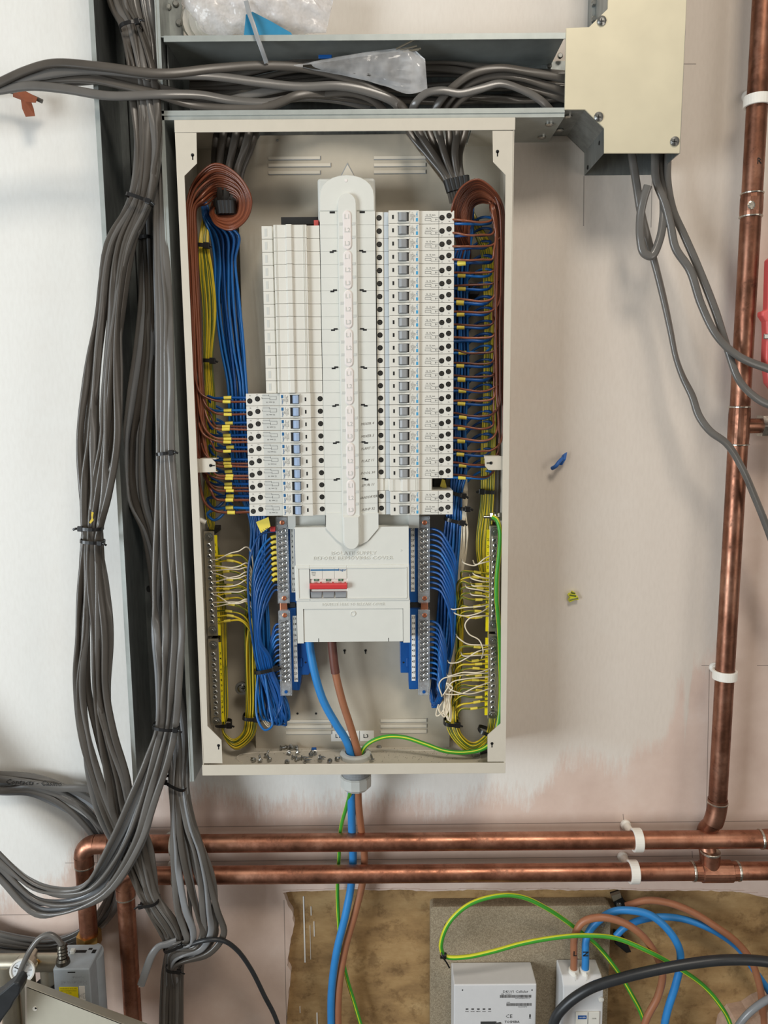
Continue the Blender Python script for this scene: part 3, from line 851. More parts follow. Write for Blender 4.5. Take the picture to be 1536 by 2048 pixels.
# side frame on both sides of the column behind the devices
for x0, x1 in ((PX(522, 448, -.05), xa), (xb, PX(840, 430, -.05))):
    mb = MB(); mb.box(x0 + .004, x1 - .001, -.05, PAN, zb + .004, ZT - .02); mb.build('busbar_chassis', 'plastic_grey', cover)
q = MB(); q.box(PX(562, 438, -.07), PX(636, 438, -.07), -.07, -.045, PZ(600, 448, -.07), PZ(600, 434, -.07)); q.build('bare_busbar_end', 'dark', cover)
q = MB(); q.box(PX(628, 445, -.076), PX(637, 445, -.076), -.078, -.05, PZ(630, 455, -.076), PZ(630, 441, -.076)); q.build('phase_marker', 'redpipe', cover)

# ------------------------------------------------------------------ breakers
def breaker_right():
    X = lambda px: PX(px, 434, BY)
    h = PITCH / 2 - .00022; yb = -.045
    t = thing('circuit_breaker', 'x', 'circuit breaker', (X(830), yb, zr(0) - h), 'circuit breakers down the right-hand column')
    z0, z1 = zr(0) - h, zr(0) + h; zc = zr(0)
    mb = MB(); mb.prismz([(X(752), yb), (X(752), BY + .004), (X(766), BY + .004), (X(766), BY + .006), (X(777), BY + .006), (X(777), BY - .0045), (X(838), BY - .0045), (X(838), BY - .0005), (X(908.5), BY - .0005), (X(908.5), yb)], z0, z1)
    bev(mb.build('housing', 'rcbo', t), .0005)
    mb = MB(); mb.box(X(767), X(776), BY + .0056, BY + .0065, z0, z1); mb.build('din_clip_strip', 'strip_pale', t)
    xt0, xt1 = X(796), X(817)
    q = MB(); q.box(xt0, xt1, BY - .0050, BY - .0044, zc - .0062, zc + .0055); win = q.build('toggle_window', 'hole', t)
    q = MB(); q.prismz([(xt0 + .0004, BY - .004), (xt0 + .0008, BY - .0085), (xt0 + .0042, BY - .0105), (xt1 - .0035, BY - .0085), (xt1 - .0012, BY - .004)], zc - .0058, zc + .0050)
    bev(q.build('toggle', 'toggle', t), .0007)
    for ga, gb in ((-.0076, -.0062), (.0055, .0070)):
        q = MB(); q.box(xt0 - .001, xt1 + .001, BY - .0062, BY - .0044, zc + ga, zc + gb); bev(q.build('toggle_guard', 'plastic', t), .0005)
    q = MB(); q.box(X(784), X(787.5), BY - .0048, BY - .0040, zc - .0026, zc + .0026); q.build('test_slot', 'hole', t)
    q = MB(); cx = X(833.5); q.box(cx - .0014, cx + .0014, BY - .0049, BY - .0044, zc - .0062, zc - .0018)
    q.text('hager', (cx + .0004, BY - .0048, zc + .0030), .0034, right=(0, 0, -1), up=(1, 0, 0), bold=.01); q.build('blue_marking', 'bluemark', t)
    q = MB()
    for i in range(4):
        q.text(('ADA 906U', 'C 6A 30mA', '~230V 50Hz', '6kA')[i], (X(821.5 + i * 2.6), BY - .0047, zc + (.001 if i % 2 else -.001)), .0020, right=(0, 0, -1), up=(1, 0, 0))
    Y = BY - .0007; a0, a1, b0, b1 = X(850), X(875), zc - .0070, zc + .0052
    q.text('16. 12 mm', (X(861), Y, zc + .0030), .0031); lw = .00016
    for xs, xe, zz in ((a0, X(864), zc + .0008), (X(864), X(880), zc - .0006), (a0, X(862), zc - .0042), (X(862), X(880), zc - .0055)): q.box(xs, xe, Y, Y + .0001, zz - lw, zz + lw)
    for xx, zs_, ze in ((a0, zc - .0042, zc - .0020), (X(864), zc - .0006, zc + .0008), (X(862), zc - .0055, zc - .0015), (X(871), zc - .0045, zc - .0020)): q.box(xx - lw, xx + lw, Y, Y + .0001, zs_, ze)
    q.box(a0, X(862), Y, Y + .0001, zc - .0016, zc - .0012); q.text('TEST', (X(873), Y, zc - .0030), .0020); q.text('L+', (X(884), Y, zc - .0068), .0024); q.text('N-', (X(899), Y, zc - .0056), .0024)
    q.box(X(877.5), X(878), Y, Y + .0001, z0, z1)
    q.build('printing', 'ink', t)
    for px, dz, Y, lit in ((758, .0008, BY + .004, 0), (884, -.0006, BY - .0005, 0), (898, .0020, BY - .0005, 0)):
        q = MB(); c_ = V((X(px), Y, zc + dz)); q.cyl(c_, c_ + V((0, -.0003, 0)), .0037, 18)
        o = q.build('terminal', 'hole', t)
        q = MB(); q.cyl(c_ + V((0, -.0003, 0)), c_ + V((0, -.0006, 0)), .0023, 12); q.cur = 1
        q.box(c_.x - .0019, c_.x + .0019, Y - .0009, Y - .0006, c_.z - .0003, c_.z + .0003); q.box(c_.x - .0003, c_.x + .0003, Y - .0009, Y - .0006, c_.z - .0019, c_.z + .0019)
        q.build('terminal_screw', ['screwdk', 'hole'], o)
    return t
proto = breaker_right()
RB = {}
for k in range(24):
    if k == 21: continue
    o = proto if k == 0 else dup(proto, (0, 0, -k * PITCH))
    RB[k] = o
    side = {16: ', beside note MIXER 4', 17: ', beside note MIXER 5', 22: ', just below blank module', 23: ', without wires', 20: ', just above blank module'}
    o['label'] = 'white circuit breaker, %s from top in right-hand column%s' % (ORD[k], side.get(k, ''))
for k in (22, 23):
    for ch in RB[k].children:
        if ch.name.startswith('terminal') and ch.location.x > .02:
            for g in ch.children:
                g.data = g.data.copy(); g.data.materials[0] = MT['zinc']
def breaker_left():
    X = lambda px: PX(px, 798, BY)
    h = PITCH / 2 - .00022; yb = -.045; k0 = 14
    t = thing('circuit_breaker', 'x', 'circuit breaker', (X(570), yb, zr(k0) - h), 'circuit breakers down the left-hand column')
    zc = zr(k0); z0, z1 = zc - h, zc + h
    mb = MB(); mb.prismz([(X(492), yb), (X(492), BY - .0005), (X(561), BY - .0005), (X(561), BY - .0045), (X(622), BY - .0045), (X(622), BY + .002), (X(646), BY + .002), (X(646), yb)], z0, z1)
    bev(mb.build('housing', 'rcbo', t), .0005)
    mb = MB(); mb.box(X(525), X(560), BY - .0008, BY - .0005, z0 + .0008, z1 - .0004); mb.build('rating_plate', 'plastic_grey', t)
    xt0, xt1 = X(581), X(599)
    q = MB(); q.box(xt0, xt1, BY - .0050, BY - .0044, zc - .0060, zc + .0060); q.build('toggle_window', 'hole', t)
    q = MB(); q.prismz([(xt0 + .0030, BY - .004), (xt0 + .0045, BY - .0078), (xt1 - .0052, BY - .0105), (xt1 - .0008, BY - .0100), (xt1 - .0004, BY - .004)], zc - .0056, zc + .0056)
    bev(q.build('toggle', 'toggle_blue', t), .0007)
    for ga, gb in ((-.0076, -.0062), (.0062, .0076)):
        q = MB(); q.box(xt0 - .001, xt1 + .001, BY - .0062, BY - .0044, zc + ga, zc + gb); bev(q.build('toggle_guard', 'plastic', t), .0005)
    q = MB(); q.box(X(610), X(613), BY - .0048, BY - .0040, zc - .0026, zc + .0026); q.build('test_slot', 'hole', t)
    q = MB(); cx = X(565); q.box(cx - .0014, cx + .0016, BY - .0049, BY - .0044, zc + .0018, zc + .0062)
    q.text('hager', (cx, BY - .0048, zc - .0030), .0034, right=(0, 0, 1), up=(-1, 0, 0), bold=.01); q.build('blue_marking', 'bluedark', t)
    q = MB()
    for i in range(4): q.text(('6kA', '~230V 50Hz', 'C 6A 30mA', 'ADA 906U')[i], (X(568.5 + i * 2.6), BY - .0047, zc + (.001 if i % 2 else -.001)), .0020, right=(0, 0, 1), up=(-1, 0, 0))
    q.text('12 mm 16', (X(541), BY - .0010, zc - .0038), .0030, right=(-1, 0, 0), up=(0, 0, -1)); lw = .00016; Y = BY - .0010
    for xs, xe, zz in ((524, 538, .0058), (538, 553, .0046), (524, 540, .0012), (540, 553, .0000)): q.box(X(xs), X(xe), Y, Y + .0001, zc + zz - lw, zc + zz + lw)
    for xx, zs_, ze in ((524, .0012, .0035), (538, .0046, .0070), (540, -.0008, .0030), (553, .0000, .0046)): q.box(X(xx) - lw, X(xx) + lw, Y, Y + .0001, zc + zs_, zc + ze)
    q.text('N-', (X(500), BY - .0007, zc + .0058), .0024, right=(-1, 0, 0), up=(0, 0, -1)); q.text('L+', (X(514), BY - .0007, zc + .0068), .0024, right=(-1, 0, 0), up=(0, 0, -1))
    q.build('printing', 'ink', t)
    for px, dz, Y in ((499.5, -.0018, BY - .0005), (515, .0010, BY - .0005), (640, .0006, BY + .002)):
        q = MB(); c_ = V((X(px), Y, zc + dz)); q.cyl(c_, c_ + V((0, -.0003, 0)), .0037, 18)
        o = q.build('terminal', 'hole', t)
        q = MB(); q.cyl(c_ + V((0, -.0003, 0)), c_ + V((0, -.0006, 0)), .0023, 12); q.cur = 1
        q.box(c_.x - .0019, c_.x + .0019, Y - .0009, Y - .0006, c_.z - .0003, c_.z + .0003); q.box(c_.x - .0003, c_.x + .0003, Y - .0009, Y - .0006, c_.z - .0019, c_.z + .0019)
        q.build('terminal_screw', ['screwdk', 'hole'], o)
    return t
proto = breaker_left()
for k in range(10):
    o = proto if k == 0 else dup(proto, (0, 0, -k * PITCH))
    o['label'] = 'white circuit breaker with pale blue switch, %s from top in left-hand column' % ORD[k] if k < 9 else 'white circuit breaker with pale blue switch at the very bottom of left-hand column'
# blank modules
def blank(z, xs, Yo, flip, group, label):
    X = lambda px: PX(px, 480, BY)
    h = PITCH / 2 - .0002
    t = thing('blanking_module', label, 'blanking module', (X(xs[2]), -.045, z - h), group)
    x = [X(p) for p in xs]
    mb = MB(); mb.prismz([(x[0], -.045), (x[0], BY + .003), (x[1], BY + .003), (x[1], BY + .0055), (x[2], BY + .0055), (x[2], BY - .004), (x[3], BY - .004), (x[3] + (x[4] - x[3]) * .2, BY - .0075), (x[3] + (x[4] - x[3]) * .8, BY - .0075), (x[4], BY - .004), (x[5], BY - .004), (x[5], BY + .002), (x[6], BY + .002), (x[6], -.045)], z - h, z + h)
    bev(mb.build('housing', 'rcbo', t), .0005)
    for f in (x[2] + .002, x[2] + .0036, x[5] - .0036, x[5] - .0055):
        q = MB(); q.box(f, f + .0007, BY - .0047, BY - .004, z - h + .0003, z + h - .0003)
        q.build('moulded_rib', 'plastic', t)
    q = MB(); q.box(x[0] + .004, x[0] + .0075, BY + .0027, BY + .003, z - .005, z + .005); q.build('embossed_mark', 'plastic_grey', t)
    return t
bp = blank(zr(1), (523, 544, 548, 571, 587, 614, 639), 0, 0, 'blanking modules down the left-hand column', 'x')
for k in range(13):
    o = bp if k == 0 else dup(bp, (0, 0, -k * PITCH))
    o['label'] = 'plain white blanking module, %s from top of left-hand column' % ORD[k] if 0 < k < 12 else ('plain white blanking module at the very top of left-hand column' if k == 0 else 'plain white blanking module directly above left-hand breakers')
def blank_r():
    X = lambda px: PX(px, 968, BY)
    h = PITCH / 2 - .0002; z = zr(21)
    t = thing('blanking_module', 'plain white blanking module between breakers low in right-hand column', 'blanking module', (X(820), -.045, z - h))
    mb = MB(); mb.prismz([(X(755), -.045), (X(755), BY + .004), (X(767), BY + .004), (X(767), BY + .006), (X(778), BY + .006), (X(778), BY - .0045), (X(802), BY - .0045), (X(805), BY - .0075), (X(815), BY - .0075), (X(818), BY - .0045), (X(838), BY - .0045), (X(838), BY - .0005), (X(864), BY - .0005), (X(864), -.045)], z - h, z + h)
    bev(mb.build('housing', 'rcbo', t), .0005)
    for p in (785, 788, 830, 834, 858, 861):
        q = MB(); q.box(X(p), X(p) + .0007, BY - (.0052 if p < 840 else .0012), BY, z - h + .0003, z + h - .0003)
        q.build('moulded_rib', 'plastic', t)
blank_r()

# ------------------------------------------------------------------ isolator cover and main switch
IY = -.098
def iso():
    cz = PZ(705, 1284, IY)
    t = thing('isolator_cover', 'white plastic cover around main switch embossed ISOLATE SUPPLY BEFORE REMOVING COVER', 'switch cover', (PX(705, 1284, IY), PAN, cz))
    Z = lambda y, Y=IY: PZ(705, y, Y)
    x0, x1 = PX(590, 1100, IY), PX(817.5, 1100, IY)
    X = lambda p, y=1170: PX(p, y, IY)
    sx0, sx1, sz1, sz0 = X(620), X(694.5), Z(1135), Z(1196)
    mb = MB()
    mb.box(x0, x1, IY, -.055, Z(1131), Z(1054)); mb.build('upper_cover', 'plastic', t)
    mb = MB()
    a0, a1, zt_, zb_ = X(591.5) - .0005, X(818.5), Z(1130), Z(1201)
    mb.box(a0, sx0, IY - .0015, -.055, zb_, zt_); mb.box(sx1, a1, IY - .0015, -.055, zb_, zt_); mb.box(sx0, sx1, IY - .0015, -.055, sz1, zt_); mb.box(sx0, sx1, IY - .0015, -.055, zb_, sz0)
    bev(mb.build('switch_surround', 'plastic', t), .0008)
    mb = MB(); bx0, bx1, bz1, bz0 = X(596.5), X(814), Z(1134.5), Z(1197)
    for q in ((bx0, bx1, bz1 - .0012, bz1), (bx0, bx1, bz0, bz0 + .0012)): mb.box(q[0], q[1], IY - .0027, IY - .0015, q[2], q[3])
    mb.box(bx0, bx0 + .0012, IY - .0027, IY - .0015, bz0, bz1); mb.box(bx1 - .0012, bx1, IY - .0027, IY - .0015, bz0, bz1); bev(mb.build('raised_border', 'plastic', t), .0005)
    mb = MB(); c0, c1 = X(594, 1240), X(820, 1240)
    p0, p1, q1, q0 = X(606.5, 1240), X(806.5, 1240), Z(1217.5), Z(1284)
    mb.box(c0, c1, IY, -.055, q1, Z(1201)); mb.box(c0, p0, IY, -.055, Z(1286), q1); mb.box(p1, c1, IY, -.055, Z(1286), q1)
    mb.build('lower_frame', 'plastic', t)
    mb = MB(); mb.box(p0 + .0006, p1 - .0006, IY + .0015, -.055, q0, q1 - .0006); mb.build('lower_panel', 'plastic', t)
    mb = MB(); mb.box(c0 + .002, c1 - .002, IY + .004, -.052, q0, Z(1060)); mb.build('cover_core', 'plastic_grey', t)
    q = MB()
    for p in (637, 777): q.box(X(p, 1278) - .0004, X(p, 1278) + .0004, IY + .0012, IY + .002, q0, q0 + .0055)
    q.build('break_slot', 'hole', t)
    q = MB(); q.lathe(P(706, 1227, IY + .0015), (0, -1, 0), [(0, .0042), (.0010, .0040), (.0012, .0030), (.0004, .0024)], 20); q.build('screw_boss', 'plastic', t)
    for st, px, py, sz, w_ in (('ISOLATE SUPPLY', 707, 1106.5, .0066, .06), ('BEFORE REMOVING COVER', 706, 1116, .0066, .095), ('SQUEEZE HERE TO RELEASE COVER', 707, 1208.5, .0052, 0)):
        q = MB(); q.text(st, P(px, py, IY), sz * 1.12, right=((1.22 if 'ISO' in st else 1.28 if 'BEF' in st else 1.0), 0, 0), depth=.0007); q.build('embossed_text', 'plastic', t)
    for px, st in ((603, '['), (803, '>')):
        q = MB(); q.text('-' if st == '[' else '>', P(px, 1101, IY), .006, depth=.0005); q.build('embossed_mark', 'plastic', t)
    # ledges beside the foot of the column
    for a_, b_ in ((591, 651), (758, 817)):
        q = MB(); q.box(PX(a_, 1040, -.07), PX(b_, 1040, -.07), -.074, -.05, Z(1056, -.07), Z(1028, -.07)); q.build('rear_ledge', 'plastic_grey', t)
    for a_, b_ in ((577, 592), (817, 838)):
        q = MB(); q.box(PX(a_, 1045, -.075), PX(b_, 1045, -.075), -.08, -.05, Z(1056, -.075), Z(1024, -.075)); q.build('carrier_head', 'plastic_grey', t)
    # the switch itself
    s = thing('isolator_switch', 'three-pole main switch with red handle and green windows, in the white cover', 'main switch', (X(657), -.07, sz0))
    mb = MB(); w3 = (sx1 - sx0 - .0006) / 3
    for i in range(3):
        a_ = sx0 + .0006 + i * w3
        mb.box(a_, a_ + w3 - .0003, IY - .0022, -.06, Z(1157), sz1 - .0006)
    bev(mb.build('top_block', 'rcbo', s), .0004)
    mb = MB(); mb.box(sx0 + .0006, sx1, IY - .0006, -.06, sz0 + .0006, Z(1157)); mb.build('switch_body', 'rcbo', s)
    q = MB(); q.box(sx0 - .0002, sx0 + .0008, IY - .0022, IY - .001, sz0, sz1); q.box(sx0, sx1, IY - .0022, IY - .001, sz0 - .0002, sz0 + .0008); q.build('shadow_gap', 'dark', s)
    q = MB(); q.box(sx0 + .0015, sx1 - .0125, IY - .0026, IY - .0022, Z(1140.2), Z(1137.6)); q.text('hager', (sx1 - .0068, IY - .0026, Z(1138.6)), .0052, bold=.012); q.build('blue_marking', 'bluedark', s)
    q = MB()
    for i, st in enumerate(('SBN399', 'AC22B', '125A')): q.text(st, (sx0 + .006, IY - .0025, Z(1143.5 + i * 3.2)), .0020)
    q.build('printing', 'ink', s)
    for px in (633, 657, 681.5):
        q = MB(); c_ = P(px, 1159.5, IY); q.box(c_.x - .0034, c_.x + .0034, IY - .0016, IY - .0004, c_.z - .0017, c_.z + .0017); o = q.build('indicator_window', 'greenlamp', s)
        q = MB(); q.text('ON', (c_.x, IY - .0018, c_.z), .0022, bold=.01); q.build('indicator_text', 'label', o)
        q = MB(); q.text('I-ON', (c_.x - .001, IY - .0009, c_.z - .0038), .0021, bold=.01); q.box(c_.x + .0055, c_.x + .0075, IY - .0009, IY - .0006, c_.z - .0046, c_.z - .0030); q.build('red_printing', 'red', s)
    q = MB(); q.prismz([(0, 0)] * 3, 0, 0) if 0 else None
    zl0, zl1 = Z(1178.5, IY - .01), Z(1167, IY - .01)
    q = MB(); L0, L1 = X(620.5) , X(694.5)
    q.add([(x, y, z) for x in (L0, L1) for y, z in ((IY, zl1 - .001), (IY - .009, zl1), (IY - .0105, zl1 - .002), (IY - .0105, zl0 + .001), (IY - .009, zl0), (IY, zl0 - .001))],
          [(0, 1, 2, 3, 4, 5), (11, 10, 9, 8, 7, 6)] + [(i, (i + 1) % 6, 6 + (i + 1) % 6, 6 + i) for i in range(6)])
    bev(q.build('handle', 'red', s), .0006)
    for i in range(3):
        a_ = sx0 + .0008 + i * w3
        q = MB(); q.prism([(a_ + .001, sz0 + .0014), (a_ + w3 - .0016, sz0 + .0014), (a_ + w3 - .0008, Z(1182)), (a_ + .0002, Z(1182))], IY - .0030, IY - .0004, inset=.0008); q.build('terminal_shroud', 'toggle_blue' if i < 0 else 'toggle', s)
iso()

# ------------------------------------------------------------------ neutral bars
def neutral(side, upper, lab):
    L = side < 0
    xc = (lambda y: 563.5 + (y - 1060) * .029) if L else (lambda y: 847.5 + (y - 1060) * .003)
    NY = -.075
    y0, y1 = (1034, 1206) if upper else (1221, 1391)
    ys = [1061 + 10.72 * i for i in range(12)] if upper else [1246 + 10.3 * i for i in range(12)]
    xm = PX(xc(1150), 1150, NY)
    t = thing('neutral_bar', lab, 'terminal bar', (xm, PAN, PZ(700, y1, NY)))
    mb = MB(); mb.box(xm - .0055, xm + .0055, NY + .006, NY + .016, PZ(700, y1 - 4, NY), PZ(700, y0 + 14, NY)); mb.build('brass_bar', 'brass', t)
    mb = MB(); hw = .0088
    mb.box(xm - hw, xm + hw, NY + .001, NY + .002, PZ(700, y1, NY), PZ(700, y0, NY)); mb.box(xm - hw, xm - hw + .001, NY - .001, NY + .016, PZ(700, y1, NY), PZ(700, y0, NY)); mb.box(xm + hw - .001, xm + hw, NY - .001, NY + .016, PZ(700, y1, NY), PZ(700, y0, NY))
    # fluted funnels in the clear cover
    bev(mb.build('clear_cover', 'clear', t), .0005)
    for i, y in enumerate(ys):
        z = PZ(700, y, NY)
        for s_ in (-1, 1):
            c_ = V((xm + s_ * .0030, NY + .0018, z + s_ * .0010 * (1 if L else 1)))
            q = MB(); q.lathe(c_, (0, -1, 0), [(0, .0031), (.0014, .0031), (.0010, .0022), (.0004, .0018)], 12)
            q.cur = 1; q.box(c_.x - .0014, c_.x + .0014, c_.y - .0012, c_.y - .0006, c_.z - .0003, c_.z + .0003)
            q.build('terminal_screw', ['zinc', 'hole'], t)
    for y in ((1045, 1196) if upper else ((1230,) if True else ())):
        c_ = P(xc(y), y, NY); c_.x = xm
        q = MB(); q.box(xm - .0078, xm + .0078, NY - .0012, NY + .004, c_.z - .0082, c_.z + .0082); o = q.build('end_cap', 'clear', t); bev(o, .002, 3)
        q = MB(); q.lathe(V((xm + .001, NY - .0012, c_.z)), (0, -1, 0), [(0, .0036), (.0008, .0036), (.0012, .0024), (.0002, .0018)], 16); q.build('end_screw', 'copperlink', t)
    if not upper:
        c_ = P(xc(1383), 1383, NY); q = MB(); q.box(xm - .0075, xm + .0075, NY - .001, NY + .006, c_.z - .007, c_.z + .007); bev(q.build('end_cap', 'clear', t), .002, 3)
        q = MB(); q.cyl((xm, NY - .001, c_.z), (xm, NY - .0018, c_.z), .0026, 12); q.build('end_screw', 'carrier', t)
    # blue carrier and the number strip
    bx = (573, 592) if L else (817, 839); BYc = -.066
    px0, px1 = PX(bx[0], 1100, BYc), PX(bx[1], 1100, BYc)
    zt_, zb_ = PZ(700, 1054 if upper else 1215, BYc), PZ(700, 1206 if upper else 1379, BYc)
    q = MB(); q.box(px0, px1 - (.003 if (not upper and L) else 0) , BYc, PAN, zb_, zt_)
    q.cur = 0
    q.build('carrier_rail', 'carrier', t)
    if not upper:
        a_ = [P(x, y, -.06) for x, y in (((588, 1286), (621, 1286), (621, 1345), (617, 1350), (603, 1350), (599, 1381), (588, 1381)) if L else ((800, 1284), (832, 1284), (832, 1379), (819, 1379), (817, 1346), (801, 1346)))]
        q = MB(); q.prism([(p.x, p.z) for p in a_], -.06, PAN); o = bev(q.build('carrier_foot', 'carrier', t), .001)
        b_ = P(600 if L else 818, 1325, -.061)
        q = MB(); q.box(b_.x - .004, b_.x + .004, -.0615, -.059, b_.z - .007, b_.z + .007); bev(q.build('latch', 'carrier', o), .0008)
        b_ = P(611 if L else 807, 1325, -.0605); q = MB(); q.cyl(b_, b_ + V((0, .0003, 0)), .0014, 10); q.build('latch_hole', 'hole', o)
    sy0, sy1 = (1055, 1184) if upper else (1231, 1362.5)
    sxc = (585.5 if upper else 590.5) if L else (825.5 if upper else 827)
    SYY = BYc - .001
    xs = PX(sxc, (sy0 + sy1) / 2, SYY)
    q = MB(); q.box(xs - .0029, xs + .0029, SYY, SYY + .001, PZ(700, sy1, SYY), PZ(700, sy0, SYY)); st_ = q.build('number_strip', 'white_strip', t)
    q = MB(); base = (1 if upper else 13) + (0 if L else 24)
    for i in range(12): q.text(str(base + i), (xs, SYY - .0002, PZ(700, sy0 + (i + .5) * (sy1 - sy0) / 12, SYY)), .0052, bold=.012)
    q.build('strip_numbers', 'hole', st_)
    return [(xm, NY, PZ(700, y, NY)) for y in ys]
NL = neutral(-1, True, 'upper left neutral bar under clear cover, numbered 1 to 12') + neutral(-1, False, 'lower left neutral bar under clear cover, numbered 13 to 24')
NR = neutral(1, True, 'upper right neutral bar under clear cover, numbered 25 to 36') + neutral(1, False, 'lower right neutral bar under clear cover, numbered 37 to 48')
for px, L_ in ((567, 'left'), (849, 'right')):
    c_ = P(px, 1213, -.073)
    q = MB(); q.box(c_.x - .0055, c_.x + .0055, -.073, -.070, c_.z - .0075, c_.z + .0075)
    tag(bev(q.build('copper_link', 'copperlink'), .001), 'flat copper link joining upper and lower %s neutral bars' % L_, 'busbar link')
    c_ = P(px + (16 if L_ == 'left' else -18), 1208, -.064)
    q = MB(); q.box(c_.x - .010, c_.x + .006 + (.004 if L_ == 'right' else 0), -.068, -.058, c_.z - .0045, c_.z + .0035)
    tag(q.build('carrier_clip', 'dark'), 'black clip across the blue carrier of %s neutral bars' % L_, 'clip')

# ------------------------------------------------------------------ earth bars
def hexhead(mb, c_, r, h):
    c_ = V(c_)
    pts = [(c_.x + r * math.cos(i * math.pi / 3), c_.z + r * math.sin(i * math.pi / 3)) for i in range(6)]
    mb.prism(pts, c_.y - h, c_.y, inset=.0006)
def earthbar(side, upper, lab):
    L = side < 0; EY = -.072
    if L: xs = lambda y: 418.5 + (y - 1089) * .037; e = (402, 431); ys = [1088.5 + 10.95 * i for i in range(15)] if upper else [1306 + 10.75 * i for i in range(12)]; bolts = (1072, 1258) if upper else (1288, 1440); y0, y1 = (1061, 1270) if upper else (1276, 1449)
    else: xs = lambda y: 989.5 - (y - 1082) * .009; ys = [1082 + 10.9 * i for i in range(15)] if upper else [1299 + 10.7 * i for i in range(12)]; bolts = (1065, 1251) if upper else (1283, 1431); y0, y1 = (1054, 1266) if upper else (1271, 1440)
    xm = PX(xs(1180), 1180, EY)
    t = thing('earth_bar', lab, 'terminal bar', (xm, -.004, PZ(700, y1, EY)))
    Z = lambda y, Y=EY: PZ(700, y, Y)
    q = MB(); q.box(xm - .0078 , xm + .0078, EY + .001, EY + .004, Z(y1), Z(y0)); q.box(xm - .0045, xm + .0045, EY, EY + .001, Z(ys[-1] + 8), Z(ys[0] - 8)); bev(q.build('bar', 'nickel', t), .0006)
    q = MB()
    for y in (y0 + 6, y1 - 6): q.box(xm - .004, xm + .004, EY + .004, -.004, Z(y + 5), Z(y - 5))
    q.build('stand_off', 'dark', t)
    for i, y in enumerate(ys):
        c_ = V((xm + (.0006 if i % 2 else -.0006), EY, Z(y)))
        q = MB(); q.lathe(c_, (0, -1, 0), [(0, .0036), (.0016, .0036), (.0022, .0026), (.0012, .0018)], 14); q.cur = 1
        a = .7 + i * .9; d_ = V((math.cos(a), 0, math.sin(a))) * .0018; n_ = V((-d_.z, 0, d_.x)).normalized() * .0003
        o_ = V((0, -.0020, 0)); q.add([c_ + o_ + d_ + n_, c_ + o_ - d_ + n_, c_ + o_ - d_ - n_, c_ + o_ + d_ - n_], [(0, 1, 2, 3)])
        q.build('terminal_screw', ['zinc', 'hole'], t)
    for y in bolts:
        q = MB(); c_ = V((xm, EY + .001, Z(y))); q.lathe(c_, (0, -1, 0), [(0, .0068), (.001, .0068)], 20); hexhead(q, c_ + V((0, -.001, 0)), .0055, .003); q.lathe(c_ + V((0, -.004, 0)), (0, -1, 0), [(0, .0028), (.0015, .0024)], 12)
        q.build('bolt', 'zinc', t)
    SY_ = EY + .003
    sx = PX(431.5 if upper else 440, 1180 if upper else 1330, SY_) if L else PX(977.5, 1180, SY_)
    if L: sx = PX(434, 1180, SY_)
    q = MB(); q.box(sx - .0032 - (0 if L else .001), sx + .0032, SY_, SY_ + .0012, Z(y1 - (6 if not upper else 0)), Z(y0 + 8)); st_ = q.build('number_strip', 'yellow_strip', t)
    q = MB(); N = (ORD and range(12)); b = (1 if upper else 13) + (0 if L else 24)
    for i in range(12):
        yy = (ys[0] + (ys[-1] - ys[0]) * i / 11)
        q.text(str(b + i), (sx - (0 if L else .0005), SY_ - .0002, Z(yy)), .0056, bold=.01)
    q.build('strip_numbers', 'hole', st_)
    return [(xm, EY, Z(y)) for y in ys]
EL = earthbar(-1, True, 'upper left earth bar with screws and yellow strip numbered 1 to 12') + earthbar(-1, False, 'lower left earth bar with screws and yellow strip numbered 13 to 24')
ER = earthbar(1, True, 'upper right earth bar with yellow strip, next to thick green and yellow cable') + earthbar(1, False, 'lower right earth bar with yellow strip, above the looped earth wires')

# ================================================================== CORE WIRES INSIDE THE BOARD
def Q(X, Y, Z):
    w_ = V((X, Y + CD, Z)); e = w_.dot(CF)
    return 768 + FPX * w_.dot(CR) / e, 1024 - FPX * w_.dot(CU) / e
rnd = random.Random(11)
jit = lambda a: rnd.uniform(-a, a)
rowL = [Q(-.194, BY, zr(14 + k)) for k in range(10)]
rowR = [Q(.099, BY, zr(k)) for k in range(24)]
WD = .0036
